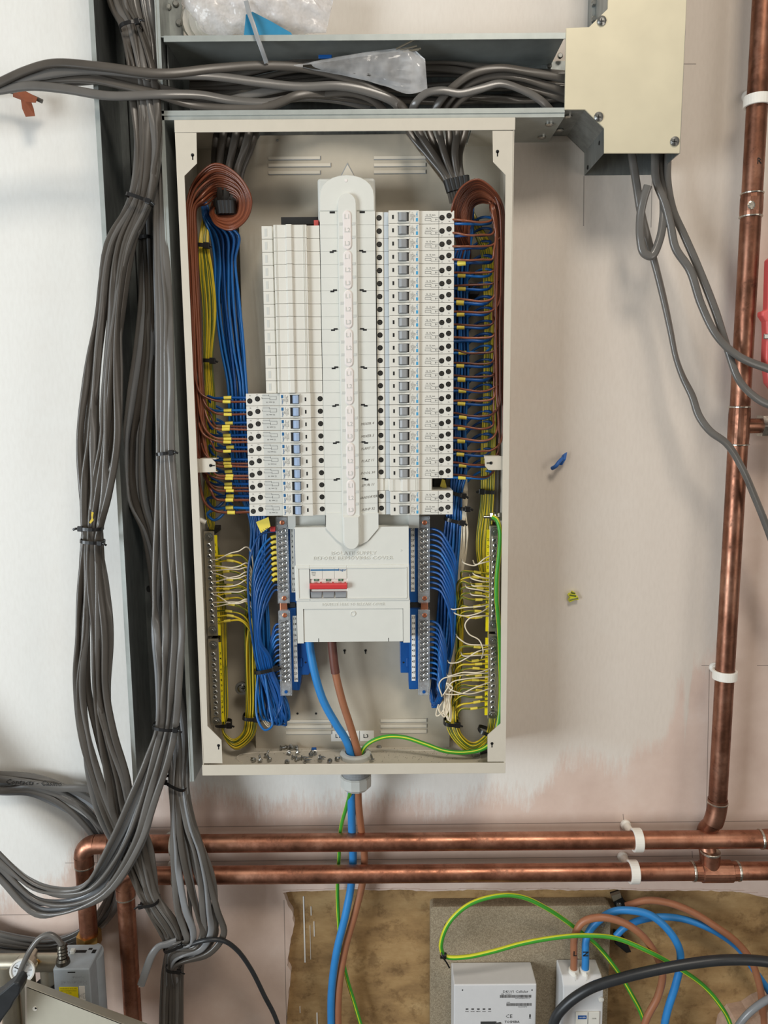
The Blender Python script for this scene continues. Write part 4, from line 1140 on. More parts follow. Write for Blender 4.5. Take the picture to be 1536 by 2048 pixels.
# --- left browns: breaker -> up the side -> round the coil
doubles = [2, 3, 5, 6, 7]
allL = [(k, 0) for k in range(10)] + [(k, 1) for k in doubles]
for n_, (k, d2) in enumerate(allL):
    x, y = rowL[k]; i = (n_ * 7) % 15; u = i / 14
    v2 = ((n_ * 4 + 3) % 15) / 14; y += 4 + d2 * 6; a = -.086 + .004 * (n_ % 3); xs = 371 + 21 * u
    pts = [(x + 8, y, -.082), (x - 6, y, -.084), (463 + jit(1), y + jit(1), -.086), (432, y - 2, -.088), (xs + 31 + k * .6, y - 16, -.09), (xs + 19 + k * .8, y - 48 - jit(6), a)]
    for yy, dx in ((890, 20), (760, 13), (640, 9), (540, 3)):
        if yy < y - 70: pts.append((xs + dx + jit(2.2), yy + jit(10), a + jit(.003)))
    pts += [(xs + 1, 470, a), (xs + 2, 415, a - .004), (386 + 24 * u + jit(3), 364 + 44 * u, a - .006), (430 + 8 * u, 328 + 62 * u, -.104 + .044 * u), (474 + jit(2), 348 + 52 * u, -.106 + .044 * u),
            (502 - 30 * u, 396 + 12 * u, -.106 + .044 * u), (494 - 26 * u, 436 - 8 * u, -.104 + .040 * u), (464 - 8 * u, 459 - 28 * u, -.100 + .034 * u), (434 + 2 * u, 450 - 18 * u, -.088 + .018 * u), (420 + 7 * v2, 428 - 4 * v2, -.066), (425 + 12 * u, 404, -.045)]
    wire(pts, WD * (1.1 if k in (8, 9) else .88), 'brown', 'brown_wire', '%sbrown wire with marker entering %s breaker from top of left-hand column' % ('upper ' if k in doubles and not d2 else ('lower ' if d2 else ''), ORD[k]), 'brown wires of the left-hand breakers', sleeves=[.034 + jit(.002)], res=6)
for k in range(10):
    x, y = rowL[k]; y -= 4
    pts = [(x + 8, y, -.076), (x - 8, y, -.077), (463 + jit(3), y + jit(1), -.077), (430, y + 1, -.076), (417 + jit(3), y - 3, -.066), (424, y + 12, -.054), (448, y + 26, -.048), (480, y + 60 if k < 9 else y + 40, -.044)]
    if k >= 8: pts[3:] = [(432, y + 2, -.076), (415, y + (12 if k == 9 else 6), -.07), (428, y + 24, -.062), (446, y + 12, -.052), (456, y - 12, -.046)]
    wire(pts, WD * (1.25 if k > 7 else 1.05), 'blue', 'blue_wire', 'blue wire with yellow marker entering %s breaker from top of left-hand column' % ORD[k], 'blue wires of the left-hand breakers', sleeves=[.034 + jit(.003)], res=6)
# --- left blue run, top of coil down behind the breakers to the bottom loop
for i in range(16):
    u = i / 15; l_ = (i * 5) % 3; Y = -.060 + .005 * l_
    j = lambda a, b, m=2.5: a + (b - a) * u + jit(m)
    pts = [(404 + 8 * u, 405, -.05), (j(408, 424, 1), 436, -.058), (j(422, 476, 1.5), 470, Y), (j(430, 473), 520, Y), (j(430, 478), 600, Y), (j(441, 486), 690, Y), (j(455, 494), 770, Y), (j(458, 500), 850, Y + .004), (j(470, 515), 960, -.048),
           (j(500, 535), 1045, -.05), (j(498, 530), 1110, Y + .004), (j(502, 538), 1220, Y), (j(512, 548, 1.5), 1337, Y), (j(518, 574), 1410, Y), (j(528, 578), 1446 - abs(u - .5) * 14, Y), (j(540, 572), 1428, Y + .006), (j(535, 560), 1360, -.045)]
    wire(pts, WD, 'blue', 'blue_wire', 'blue wire in the broad blue run left of the blanking modules', 'blue run down the left side', res=6)
# --- left fan into the neutral bar
for j_, (X, Y, Z) in enumerate(NL):
    x, y = Q(X, Y, Z); x -= 12
    u = (j_ % 12) / 11; up = j_ < 12
    if up:
        xb_ = 512 + 30 * u + jit(2)
        pts = [(x + 5, y, -.066), (x - 6, y + 1, -.068), (528 + 8 * u + jit(1), y + 16 + 6 * u, -.074), (508 + 16 * u + jit(2), y + 60, -.078), (503 + 20 * u, y + 130 if y + 130 < 1290 else 1285, -.074), (xb_ - 2, 1312, -.07), (xb_ + 6, 1345, -.068), (xb_ + 24 + jit(4), 1400, -.07), (560 + jit(14), 1448 + jit(5), -.07), (548 + jit(12), 1436, -.06), (540 + jit(8), 1370, -.05)]
        if j_ == 0: pts[2:5] = [(520, y + 8, -.078), (499, y + 60, -.084), (498, y + 150, -.08)]
    else:
        pts = [(x + 5, y, -.066), (x - 5, y + 3, -.064), (545 - 6 * u + jit(1), y + 22, -.062), (540 + jit(4), min(y + 60, 1370), -.062), (552 + 18 * u, 1400, -.064), (570 + jit(8), 1432 + jit(8), -.066), (556 + jit(8), 1440, -.058), (548, 1390, -.048)]
    wire(pts, WD, 'blue', 'blue_wire', 'blue wire from the %s screws of the %s left neutral bar' % (ORD[j_ % 12], 'upper' if up else 'lower'), 'blue wires of the left neutral bars', sleeves=[.0075] if (up and 0 < j_ < 10) else [], res=6, sl=.009)
# loose blue loop and white tails at the bottom left
wire([(518, 1330, -.06), (512, 1400, -.075), (516, 1440, -.085), (530, 1460, -.088), (544, 1452, -.085), (540, 1420, -.078), (530, 1350, -.07)], WD, 'blue', 'blue_wire', 'blue wire hanging in a single loose loop at bottom left of the board', res=7)
for i in range(3): wire([(524 + i * 3, 1330, -.045), (522 + i * 4, 1400, -.05), (526 + i * 4, 1440, -.055), (538, 1454 - i * 4, -.058), (542 - i, 1440, -.05)], .0018, 'white_wire', 'white_wire', 'thin cream wire behind the blue loops at bottom left of the board', 'cream tails at the bottom left', res=6)
# large yellow tag, red tag
a_ = [P(x, y, -.088) for x, y in ((512, 1044), (537, 1034), (541, 1053), (522, 1066))]
q = MB(); q.prism([(p.x, p.z) for p in a_], -.0885, -.0876); o = q.build('yellow_tag', 'sleeve'); tag(o, 'large yellow tag on the wires below the left breakers', 'tag')
q = MB(); q.text('L1-N', P(530, 1060, -.0887), .005, right=(.88, 0, .46), up=(-.46, 0, .88)); q.build('tag_text', 'ink', o)
a_, b_ = P(540, 1053, -.076), P(551, 1063, -.076)
q = MB(); q.box(a_.x, b_.x, -.078, -.072, b_.z, a_.z); tag(bev(q.build('red_marker', 'red'), .001), 'small red marker block on top wire of left neutral bar', 'tag')

# --- left earth wires: terminal -> across -> down -> U-turn -> up behind the bar to the top
for j_ in range(15):
    X, Y, Z = EL[j_]; x, y = Q(X, Y, Z); u = ((j_ * 4) % 15) / 14
    if y < 1105: continue
    bot = 1478 + 20 * u; Yb = -.062 + .005 * (j_ % 3)
    pts = [(x + 3, y, -.068), (x + 14, y + jit(2), -.070), (460, y + jit(4), -.074), (482, y + 1 + jit(5), -.072), (494 + 10 * u, y + 22, -.064), (488 + 26 * u + jit(1), max(y + 70, 1250), Yb), (489 + 26 * u + jit(2), 1340, Yb), (490 + 24 * u, 1433, Yb), (484 + 22 * u, 1465 + 8 * u, Yb - .004),
           (466 + 6 * u, bot, Yb - .006), (447 + 2 * u, 1462 + 12 * u, Yb - .004), (447 - 12 * u + 8, 1430, Yb), (443 + 12 * (1 - u) + jit(2), 1330, -.052), (437 + 14 * (1 - u), 1200, -.046), (425 + 12 * (1 - u), 1100, -.046), (413 + 16 * u + jit(2), 1030, -.05), (412 + 20 * u, 900, -.052), (410 + 20 * u + jit(2), 800, -.056),
           (408 + 16 * u, 720, -.064), (404 + 26 * u + jit(2), 620, -.066), (399 + 25 * u, 540, -.066), (398 + 18 * u, 492, -.066), (402 + 14 * u, 455, -.058), (408 + 8 * u, 425, -.045)]
    sl = [.014 + .011 * rnd.random() + .006, ]
    wire(pts, .0031, 'earth', 'earth_wire', 'green and yellow wire at the %s screw of the upper left earth bar' % ORD[j_], 'earth wires on the left', sleeves=sl, res=6, sl=.010)
for i, (ya, yb, mid) in enumerate(((1119, 1094, 1106), (1132, 1126, 1135), (1141, 1135, 1138), (1148, 1151, 1157), (1163, 1144, 1155), (1173, 1160, 1172), (1185, 1180, 1184), (1191, 1198, 1207), (1205, 1200, 1204), (1213, 1203, 1207))):
    wire([(424, ya, -.07), (434, ya, -.077), (462, mid, -.084), (478, (mid + yb) / 2 + 2, -.084), (492, yb, -.08), (502, yb + 10, -.068), (507 + i, yb + 60, -.058), (510 + i, 1400, -.056)], .0019, 'white_wire', 'white_wire', 'thin cream wire at the left earth bar, %s from top of ten' % ORD[i], 'cream wires on the left earth bar', res=6)

# --- right browns
perm = [(i * 8) % 21 for i in range(21)]
for k in range(21):
    x, y = rowR[k]; u = perm[k] / 20; y += 5; a = -.078 - .012 * ((k * 5) % 4) / 3; xr = 988 + 19 * u
    s_ = jit(4)
    fw = -.020 if k < 4 else 0
    pts = [(x - 12, y, -.08 + fw * .6), (x + 6, y, -.084 + fw), (935, y + 2 + s_, -.088 + fw), (965, y + 3 + s_ - jit(3), -.089 + fw * .5), (985, y - 1 + s_, -.089), (xr - 3, y - 18, a)]
    if k > 18: pts[3:] = [(955, y + 5, -.086), (978, y + 2, -.082), (996, y - 22, -.080)]
    for yy in (900, 780, 650, 550):
        if yy < y - 45: pts.append((xr + jit(2.0) - (yy - 450) * .004, yy + jit(8), a))
    w1 = 1 - u; v2 = ((k * 5 + 2) % 21) / 20
    pts += [(xr + 1, min(470, y - 34) if k > 2 else y - 24, a), (xr - 1 - 8 * w1, 415 if k > 1 else 404, a - .004), (988 - 8 * w1, 381 + 26 * w1, -.104 + .04 * w1), (956 + 8 * w1, 359 + 46 * w1, -.106 + .044 * w1), (926 + 20 * w1 + jit(2), 373 + 40 * w1, -.106 + .044 * w1), (906 + 36 * w1, 408 + 30 * w1, -.104 + .044 * w1), (905 + 35 * w1 + jit(2), 446 + 12 * w1, -.090 + .026 * w1), (912 + 28 * v2, 500, -.058), (918 + 16 * v2, 560, -.04)]
    wire(pts, WD * .84, 'brown', 'brown_wire', 'brown wire entering %s breaker from top of right-hand column' % ORD[k], 'brown wires of the right-hand breakers', res=6)
for k in range(21):
    x, y = rowR[k]; y += 11 + (2 if k % 3 == 0 else 0)
    rr = jit(3)
    mk = [.021 + jit(.003)] if k >= 3 and k not in (9, ) else []
    fw = -.026 if k < 4 else 0
    pts = [(x - 12, y, -.072 + fw * .6), (x + 8, y, -.074 + fw), (942, y + rr, -.077 + fw), (966, y + rr + 1, -.076), (978 + jit(5), y + rr - 2, -.068), (982, y + rr - 12, -.058), (960, y + rr - 12, -.050), (930, y + rr + 14, -.048), (918, y + rr + 70, -.046)]
    wire(pts, WD * (1.35 if k in (3, 6, 9, 12, 17) else 1.05), 'blue', 'blue_wire', 'blue wire %sentering %s breaker from top of right-hand column' % ('with marker ' if mk else '', ORD[k]), 'blue wires of the right-hand breakers', sleeves=mk, res=6)
# --- right blue run
for i in range(16):
    u = i / 15; Y = -.058 + .006 * (i % 3)
    j = lambda a, b, m=2.0: a + (b - a) * u + jit(m)
    pts = [(j(925, 945), 415, -.05), (j(928, 946), 460, -.056), (j(906, 936), 530, Y), (j(904, 936), 640, Y), (j(905, 936), 760, Y), (j(904, 932), 860, Y), (j(905, 934), 940, Y - .002), (j(901, 924, 1), 986, Y), (j(893, 922, 1), 1038, Y), (j(886, 918), 1100, Y), (j(880, 912), 1180, Y + .004), (j(872, 906), 1280, Y + .006), (j(866, 890), 1360, -.052), (j(863, 884, 1), 1402, -.06), (870 + jit(5), 1414, -.064), (866, 1395, -.05)]
    wire(pts, WD, 'blue', 'blue_wire', 'blue wire in the vertical blue run right of the right-hand breakers', 'blue run down the right side', res=6)
for j_, (X, Y, Z) in enumerate(NR):
    x, y = Q(X, Y, Z); x += 11
    u = (j_ % 12) / 11; up = j_ < 12
    if up: pts = [(x - 4, y, -.066), (x + 5, y - 2, -.069), (x + 22, y + 4, -.075), (895 - 3 * u, y + 24, -.080), (911 - 9 * u, y + 62, -.080), (909 - 6 * u, y + 120, -.076), (902 - 3 * u, max(1290, y + 140), -.072), (890 + jit(4), 1350, -.066), (878 + jit(4), 1398, -.066), (869 + jit(3), 1413, -.062), (864, 1390, -.05)]
    else: pts = [(x - 4, y, -.066), (x + 4, y - 2, -.069), (x + 17, y + 3, -.076), (884 - 9 * u, y + 20, -.083), (892 - 14 * u, min(y + 56, 1385), -.084), (885 - 8 * u, 1392, -.080), (876 - 4 * u + jit(2), 1408 - 4 * u, -.076), (866 + 2 * u, 1408 - 3 * u, -.072), (862, 1380, -.058)]
    wire(pts, WD * 1.04, 'blue', 'blue_wire', 'blue wire from the %s screws of the %s right neutral bar' % (ORD[j_ % 12], 'upper' if up else 'lower'), 'blue wires of the right neutral bars', res=6)
# --- right earth wires
for j_, (X, Y, Z) in enumerate(ER):
    x, y = Q(X, Y, Z); up = j_ < 15
    if up and y < 1135: continue
    u = ((j_ * 5) % 17) / 16; Yb = -.058 + .005 * (j_ % 3)
    xl = (912 + 12 * u) if up else (905 + 14 * u)
    pts = [(x - 2, y, -.068), (x - 14, y + jit(2), -.070), (942 + jit(3), y + jit(5), -.076), (924, y + jit(5), -.074), (xl + 1, y + 14, -.064), (xl + 2, y + 50 if y < 1370 else y + 24, Yb)]
    if y < 1300: pts.append((xl - 2, 1345, Yb))
    pts += [(893 + 22 * u, 1440, Yb - .004), (903 + 20 * u, 1470 + 2 * (1 - u), Yb - .010), (944 + 2 * u, 1506 - 20 * u, Yb - .012), (976 - 3 * u, 1478 - 10 * u, Yb - .008), (990 - 12 * u, 1440, Yb), (986 - 12 * u, 1330, -.045), (974 + 6 * u, 1200, -.044), (953 + 26 * u + jit(2), 1100, -.048), (962 + 24 * u, 1000, -.054), (963 + 26 * u + jit(2), 900, -.052), (968 + 22 * u + jit(2), 760, -.052), (968 + 22 * u + jit(2), 620, -.052), (962 + 22 * u, 500, -.052), (942 + 18 * u, 450, -.046), (932 + 10 * u, 415, -.04)]
    wire(pts, .0031, 'earth', 'earth_wire', 'green and yellow wire at the %s screw of the %s right earth bar' % (ORD[j_ % 15] if up else ORD[j_ - 15], 'upper' if up else 'lower'), 'earth wires on the right', sleeves=[.024 + rnd.uniform(-.003, .006)], res=6, sl=.011)
WR = [[(930, 1127), (950, 1131), (968, 1118), (984, 1110)], [(952, 1129), (968, 1125), (984, 1122)], [(950, 1150), (965, 1155), (984, 1157)], [(945, 1158), (965, 1163), (984, 1163)], [(947, 1172), (962, 1172), (984, 1174)], [(936, 1176), (960, 1180), (984, 1186)], [(945, 1190), (966, 1192), (984, 1198)],
      [(906, 1219), (930, 1215), (960, 1213), (984, 1207)], [(912, 1228), (930, 1232), (958, 1226), (978, 1215)], [(985, 1233), (960, 1232), (940, 1236), (930, 1250), (938, 1268), (958, 1280), (966, 1300), (962, 1320)], [(918, 1277), (935, 1288), (960, 1290), (984, 1291)],
      [(900, 1326), (915, 1325), (935, 1315), (955, 1303), (984, 1297)], [(928, 1312), (950, 1311), (984, 1309)], [(898, 1352), (925, 1345), (955, 1345), (984, 1336)], [(886, 1390), (894, 1378), (905, 1364), (930, 1358), (984, 1353)], [(892, 1388), (920, 1388), (950, 1375), (984, 1363)], [(900, 1383), (905, 1375), (893, 1366), (900, 1378), (935, 1388), (984, 1376)], [(884, 1392), (878, 1370), (885, 1358), (910, 1352), (984, 1345)]]
for i, w_ in enumerate(WR):
    if w_[0][0] < 985: w_ = [(w_[0][0] - 6, w_[0][1] - 8)] + w_
    n_ = len(w_)
    wire([(x, y, -.068 if m_ == n_ - 1 else (-.062 if m_ == 0 else -.087)) for m_, (x, y) in enumerate(w_)], .0020, 'white_wire', 'white_wire', 'thin cream wire at the right earth bars, %s from top of eighteen' % ORD[i], 'cream wires on the right earth bars', res=7)
for i in range(6):
    u = i / 5
    wire([(925 + 8 * u, 955, -.05), (922 + 12 * u, 1000, -.056), (925 + 7 * u, 1024, -.058), (924 + 12 * u + jit(2), 1065, -.060), (920 + 12 * u, 1110, -.056), (914 + 10 * u, 1150, -.050), (908 + 8 * u, 1250, -.048), (896 + 10 * u, 1350, -.048), (880 + 22 * u + jit(3), 1395, -.07), (872 + 20 * u + jit(4), 1424 + jit(12), -.08), (880 + 22 * u + jit(3), 1436 + jit(8), -.082), (890 + 12 * u, 1418 + jit(8), -.078), (884 + 14 * u, 1380, -.07)], .0021, 'white_wire', 'white_wire', 'thin cream wire in the run between blue and earth wires', 'cream wire run on the right', res=6)
# thick earth cable down the right
wire([(984, 1033, -.090), (994, 1040, -.100), (1000, 1062, -.104), (999, 1100, -.102), (994, 1150, -.100), (993, 1195, -.098), (997, 1240, -.094), (1000, 1300, -.08), (1001, 1400, -.07), (996, 1450, -.075), (985, 1482, -.078), (965, 1498, -.080), (930, 1505, -.079), (890, 1502, -.076), (850, 1488, -.072), (810, 1475, -.069), (775, 1473, -.066), (745, 1482, -.064), (728, 1496, -.062), (722, 1512, -.0605), (721, 1545, -.0605)], .0066, 'earthbig', 'earth_cable', 'thick green and yellow earth cable from upper right bolt round to the gland', None, 'cable', res=8, twist=.012)
def bolt_thing():
    t = thing('earth_stud', 'zinc stud with nuts clamping the thick earth cable, above right earth bar', 'bolt', P(988, 1036, -.085))
    a_ = P(967, 1034, -.088)
    q = MB(); q.cyl(a_, a_ + V((.028, 0, 0)), .0022, 12); q.build('threaded_rod', 'zinc', t)
    for px, w_ in ((982, .004), (999, .006)):
        c_ = P(px, 1033, -.088); q = MB(); q.cyl(c_ - V((w_ / 2, 0, 0)), c_ + V((w_ / 2, 0, 0)), .0066, 6); bev(q.build('nut', 'zinc', t), .0005)
    c_ = P(989, 1034, -.088); q = MB(); q.cyl(c_ - V((.0008, 0, 0)), c_ + V((.0008, 0, 0)), .0078, 20); q.build('washer', 'zinc', t)
bolt_thing()
# ties inside the board
for a_, b_, Y, dp, lb, g in (((392, 491), (416, 493), -.066, .008, 'black cable tie around upper left earth wires', None), ((408, 721), (428, 722), -.064, .008, 'black cable tie around left earth wires, level with blanking modules', None),
        ((510, 1341), (556, 1331), -.064, .016, 'black cable tie around lower left blue wires', None), ((432, 1446), (462, 1446), -.058, .012, 'black cable tie at bottom end of left earth bar', None), ((487, 1432), (516, 1434), -.062, .012, 'black cable tie around the yellow wires beside bottom left blue loops', None),
        ((905, 985), (926, 990), -.058, .013, 'black cable tie around right blue wires, upper of two', None), ((890, 1036), (924, 1044), -.058, .014, 'black cable tie around right blue wires, lower of two', None), ((922, 1017), (935, 1017), -.058, .006, 'small black cable tie around cream wires', None),
        ((961, 982), (988, 984), -.054, .010, 'black cable tie around right earth wires, above the zinc stud', None), ((968, 762), (992, 757), -.052, .010, 'black cable tie around right earth wires, halfway down', None), ((888, 1443), (915, 1445), -.064, .012, 'black cable tie around left leg of bottom right earth loop', None), ((958, 1457), (984, 1466), -.066, .012, 'black cable tie around right leg of bottom right earth loop', None),
        ((556, 1000), (560, 1003), -.05, .001, 'x', None)):
    if lb == 'x': continue
    cable_tie(a_, b_, Y, dp, lb, .0055, head=(1 if a_[0] not in (961,) else -1), tail=.008)
q = MB(); a_, b_ = P(397, 1038, -.07), P(412, 1045, -.07); q.cyl(a_, b_, .0036, 14); tag(q.build('white_terminal_cap', 'whiteclip'), 'small white plastic cap left of earth wires, above upper left earth bar', 'cap')
a_ = [P(x, y, -.06) for x, y in ((880, 973), (884, 958), (890, 960), (894, 978))]
q = MB(); q.prism([(p.x, p.z) for p in a_], -.0605, -.0595); tag(q.build('yellow_tag', 'sleeve'), 'small yellow tag showing through gap beside right-hand blank module', 'tag')

# --- grey sheaths entering the top of the board
for i in range(7):
    u = i / 6; xt_ = 436 + 76 * u
    flatcable([(xt_ + 2, 225, -.050 - .01 * (i % 2)), (xt_ - 1, 262, -.062 - .012 * (i % 2)), (xt_ - 6 - 6 * u, 300, -.066 - .012 * (i % 2)), (430 + 52 * u, 345, -.068 - .01 * (i % 2)), (434 + 40 * u, 400, -.060), (440 + 28 * u, 430, -.05)], .0105, .0055, 'greydk', 'grey_cable', 'grey sheathed cable dropping into board, above left brown coil', 'grey cables into the top left of board', angs=[0, .2, .3 + .4 * (i % 2), .2, 0], res=7)
for i in range(7):
    u = i / 6; xt_ = [818, 838, 858, 878, 898, 914, 930][i]
    flatcable([(xt_ - 6, 225, -.050 - .008 * (i % 2)), (xt_, 262, -.062 - .01 * (i % 2)), (xt_ + (904 - xt_) * .45, 310, -.068 - .01 * (i % 2)), (890 + 32 * u, 352, -.072), (899 + 34 * u, 376, -.072), (906 + 30 * u, 405, -.064)], .0105, .0055, 'greydk', 'grey_cable', 'grey sheathed cable dropping into board, above right brown coil', 'grey cables into the top right of board', angs=[0, .2, .5 * (i % 2), .2, 0], res=7)
for n_, (pts, c_) in enumerate([([(894 + 9 * i, 354 + (3 - i) * 2), (901 + 8 * i, 378 + (3 - i) * 2)], 'right') for i in range(5)] + [([(440 + 8 * i, 402), (444 + 7 * i, 428)], 'left') for i in range(4)]):
    a_, b_ = P(*pts[0], -.0745), P(*pts[1], -.0745)
    q = MB(); q.cyl(a_, b_, .0058, 14); tag(q.build('heatshrink_sleeve', 'dark'), 'black sleeve over a grey cable end inside the %s brown coil' % c_, 'sleeve', 'black sleeves in %s coil' % c_)
# ------------------------------------------------------------------ supply cables and gland
wire([(617, 1240, -.07), (619, 1285, -.07), (628, 1340, -.072), (646, 1400, -.072), (672, 1448, -.070), (692, 1480, -.066), (702, 1510, -.0625), (705, 1545, -.060)], .0125, 'bluebig', 'supply_cable', 'thick bright blue cable from isolator cover down into gland', None, 'cable', n=16, res=9)
sup = wire([(661, 1240, -.072), (664, 1285, -.072), (670, 1340, -.074), (684, 1400, -.074), (700, 1450, -.071), (712, 1490, -.066), (718, 1520, -.0625), (716, 1545, -.060)], .0118, 'brownbig', 'supply_cable', 'thick brown cable with dark sleeve from isolator cover down into gland', None, 'cable', n=16, res=9)
q = MB(); sweep(q, path_px([(661, 1240, -.072), (664, 1285, -.072), (668, 1325, -.0735), (671, 1346, -.074)], 6), .0134, .0134, n=16); q.build('dark_sleeve', 'browndk', sup)['label'] = 'dark brown heat-shrink sleeve'
def gland():
    gx = .5 * (PX(711, 1512, -.060) + PX(712, 1560, -.060)); gy = -.060
    t = thing('cable_gland', 'large grey plastic cable gland through bottom of the board', 'cable gland', (gx, gy, BZ0 - .03))
    q = MB(); n = 28
    prof = [(0, .0165), (0, .0245), (.006, .0245), (.0085, .0215), (.0085, .0165)]
    z0 = zf
    vs = [V((gx + r_ * math.cos(6.2832 * i / n), gy + r_ * math.sin(6.2832 * i / n), z0 + h)) for h, r_ in prof for i in range(n)]
    q.add(vs, [(L * n + i, L * n + (i + 1) % n, ((L + 1) % 5) * n + (i + 1) % n, ((L + 1) % 5) * n + i) for L in range(5) for i in range(n)]); q.build('locknut', 'plastic_grey', t)
    q = MB(); q.lathe((gx, gy, BZ0), (0, 0, -1), [(0, .0225), (.005, .0225)] + [(.006 + .0018 * i, .0218 if i % 2 else .0206) for i in range(14)], 28); q.build('thread', 'toggle', t)
    q = MB(); n = 12
    for (h0, r0), (h1, r1) in (((.0280, .0228), (.0300, .0248)), ((.0300, .0248), (.0450, .0248)), ((.0450, .0248), (.0510, .019))):
        vs = [V((gx + r_ * math.cos(6.2832 * i / n + .26), gy + r_ * math.sin(6.2832 * i / n + .26), BZ0 - h)) for h, r_ in ((h0, r0), (h1, r1)) for i in range(n)]
        q.add(vs, [(i, (i + 1) % n, n + (i + 1) % n, n + i) for i in range(n)])
    q.add([V((gx + r_ * math.cos(6.2832 * i / 12 + .26), gy + r_ * math.sin(6.2832 * i / 12 + .26), BZ0 - h)) for h, r_ in ((.0280, .0228), (.0510, .019)) for i in range(12)], [tuple(range(12)), tuple(range(12, 24))])
    bev(q.build('dome_nut', 'plastic_grey', t), .001)
gland()
wire([(704, 1548, -.060), (703, 1580, -.060), (703, 1610, -.056), (704, 1665, -.038), (706, 1715, -.026), (703, 1765, -.026), (691, 1830, -.032), (674, 1900, -.034), (664, 1970, -.034), (662, 2030, -.034), (680, 2400, -.034)], .0128, 'bluebig', 'supply_cable', 'thick bright blue cable hanging from the gland behind copper pipes', None, 'cable', n=16, res=9)
wire([(716, 1548, -.060), (716, 1580, -.060), (717, 1610, -.056), (723, 1665, -.038), (729, 1715, -.026), (725, 1765, -.024), (709, 1830, -.024), (691, 1895, -.026), (680, 1960, -.030), (676, 2030, -.032), (692, 2400, -.032)], .0118, 'brownbig', 'supply_cable', 'thick brown cable hanging from the gland behind copper pipes', None, 'cable', n=16, res=9)
wire([(704, 1550, -.072), (701, 1580, -.070), (694, 1610, -.050), (682, 1655, -.034), (678, 1715, -.022), (675, 1770, -.018), (677, 1840, -.016), (682, 1900, -.014), (695, 1960, -.014), (710, 2010, -.014), (750, 2160, -.014), (770, 2400, -.014)], .0062, 'earthbig', 'earth_cable', 'green and yellow cable hanging from gland, thinnest of the three', None, 'cable', res=9, twist=.02)

# ------------------------------------------------------------------ loose screws and swarf on the floor of the board
def tek(c_, ang, tilt, idx, L=.011):
    d_ = V((math.cos(ang) * math.cos(tilt), math.sin(ang) * math.cos(tilt), math.sin(tilt)))
    q = MB(); c_ = V(c_); q.lathe(c_, d_, [(0, .0026), (.0010, .0040), (.0022, .0040), (.0024, .0019), (.004, .0021), (.0045, .0017), (.006, .0021), (.0065, .0017), (.008, .0020), (.0085, .0015), (L, .0004)], 10)
    return q.build('loose_screw', 'zinc')
LS = [(532, 1515), (577, 1508), (583, 1517), (590, 1522), (596, 1510), (602, 1518), (608, 1525), (574, 1526), (622, 1513), (630, 1508), (638, 1517), (640, 1525), (586, 1500), (580, 1499), (592, 1497), (509, 1524), (521, 1525), (540, 1524), (660, 1524), (673, 1522), (745, 1524), (560, 1499)]
for i, (px, py) in enumerate(LS):
    p = floor_at(px, py + 2); p.z += .0042
    if p.y < -.108: p.y = -.108
    o = tek(p, rnd.uniform(0, 6.28), rnd.uniform(-.2, .5) if i % 4 else 1.1, i, rnd.uniform(.009, .013)); tag(o, 'small loose zinc screw lying on bottom of the board, left of the gland' if px < 700 else 'small loose zinc screw lying on bottom of the board, right of the gland', 'screw', 'loose screws left of the gland' if px < 700 else None)
mb = MB()
for i in range(420):
    px = rnd.choice((rnd.uniform(700, 960), rnd.uniform(470, 700), rnd.uniform(760, 900))); py = rnd.uniform(1497, 1525)
    p = floor_at(px, py)
    if p.y < -.112: continue
    s_ = rnd.uniform(.0003, .0011); q0 = p + V((0, 0, .0002))
    mb.add([q0 + V((rnd.uniform(-s_, s_), rnd.uniform(-s_, s_), rnd.uniform(0, s_))) for _ in range(4)], [(0, 1, 2), (0, 2, 3), (0, 1, 3), (1, 2, 3)])
o = mb.build('drilling_swarf', 'screwdk'); tag(o, 'dark metal swarf scattered over the bottom of the board', 'swarf'); o['kind'] = 'stuff'
q = MB(); c_ = floor_at(628, 1501); q.box(c_.x - .004, c_.x + .004, c_.y - .002, c_.y + .002, c_.z + .0002, c_.z + .005); tag(bev(q.build('blue_crimp', 'carrier'), .001), 'tiny blue crimp on the board floor behind loose screws', 'crimp')
for px, w_ in ((968, 0),):
    a_, b_ = floor_at(945, 1516) + V((0, 0, .006)), floor_at(985, 1506) + V((0, .0, .006))
    t = thing('spacer_bolt', 'bolt with black sleeve lying in bottom right corner of the board', 'bolt', tuple(a_)); q = MB(); q.cyl(a_, a_.lerp(b_, .3), .0048, 12); q.build('bolt_head', 'zinc', t); q = MB(); q.cyl(a_.lerp(b_, .3), b_, .0036, 12); q.build('bolt_sleeve', 'dark', t)
for px in (580, 836):
    q = MB(); c_ = P(px, 1549, -.08); q.lathe((c_.x, -.08, BZ0), (0, 0, -1), [(0, .0045), (.002, .0042), (.0035, .0015)], 14); tag(q.build('board_fixing_screw', 'zinc'), 'screw head under the bottom edge of the board, %s of the gland' % ('left' if px < 700 else 'right'), 'screw')

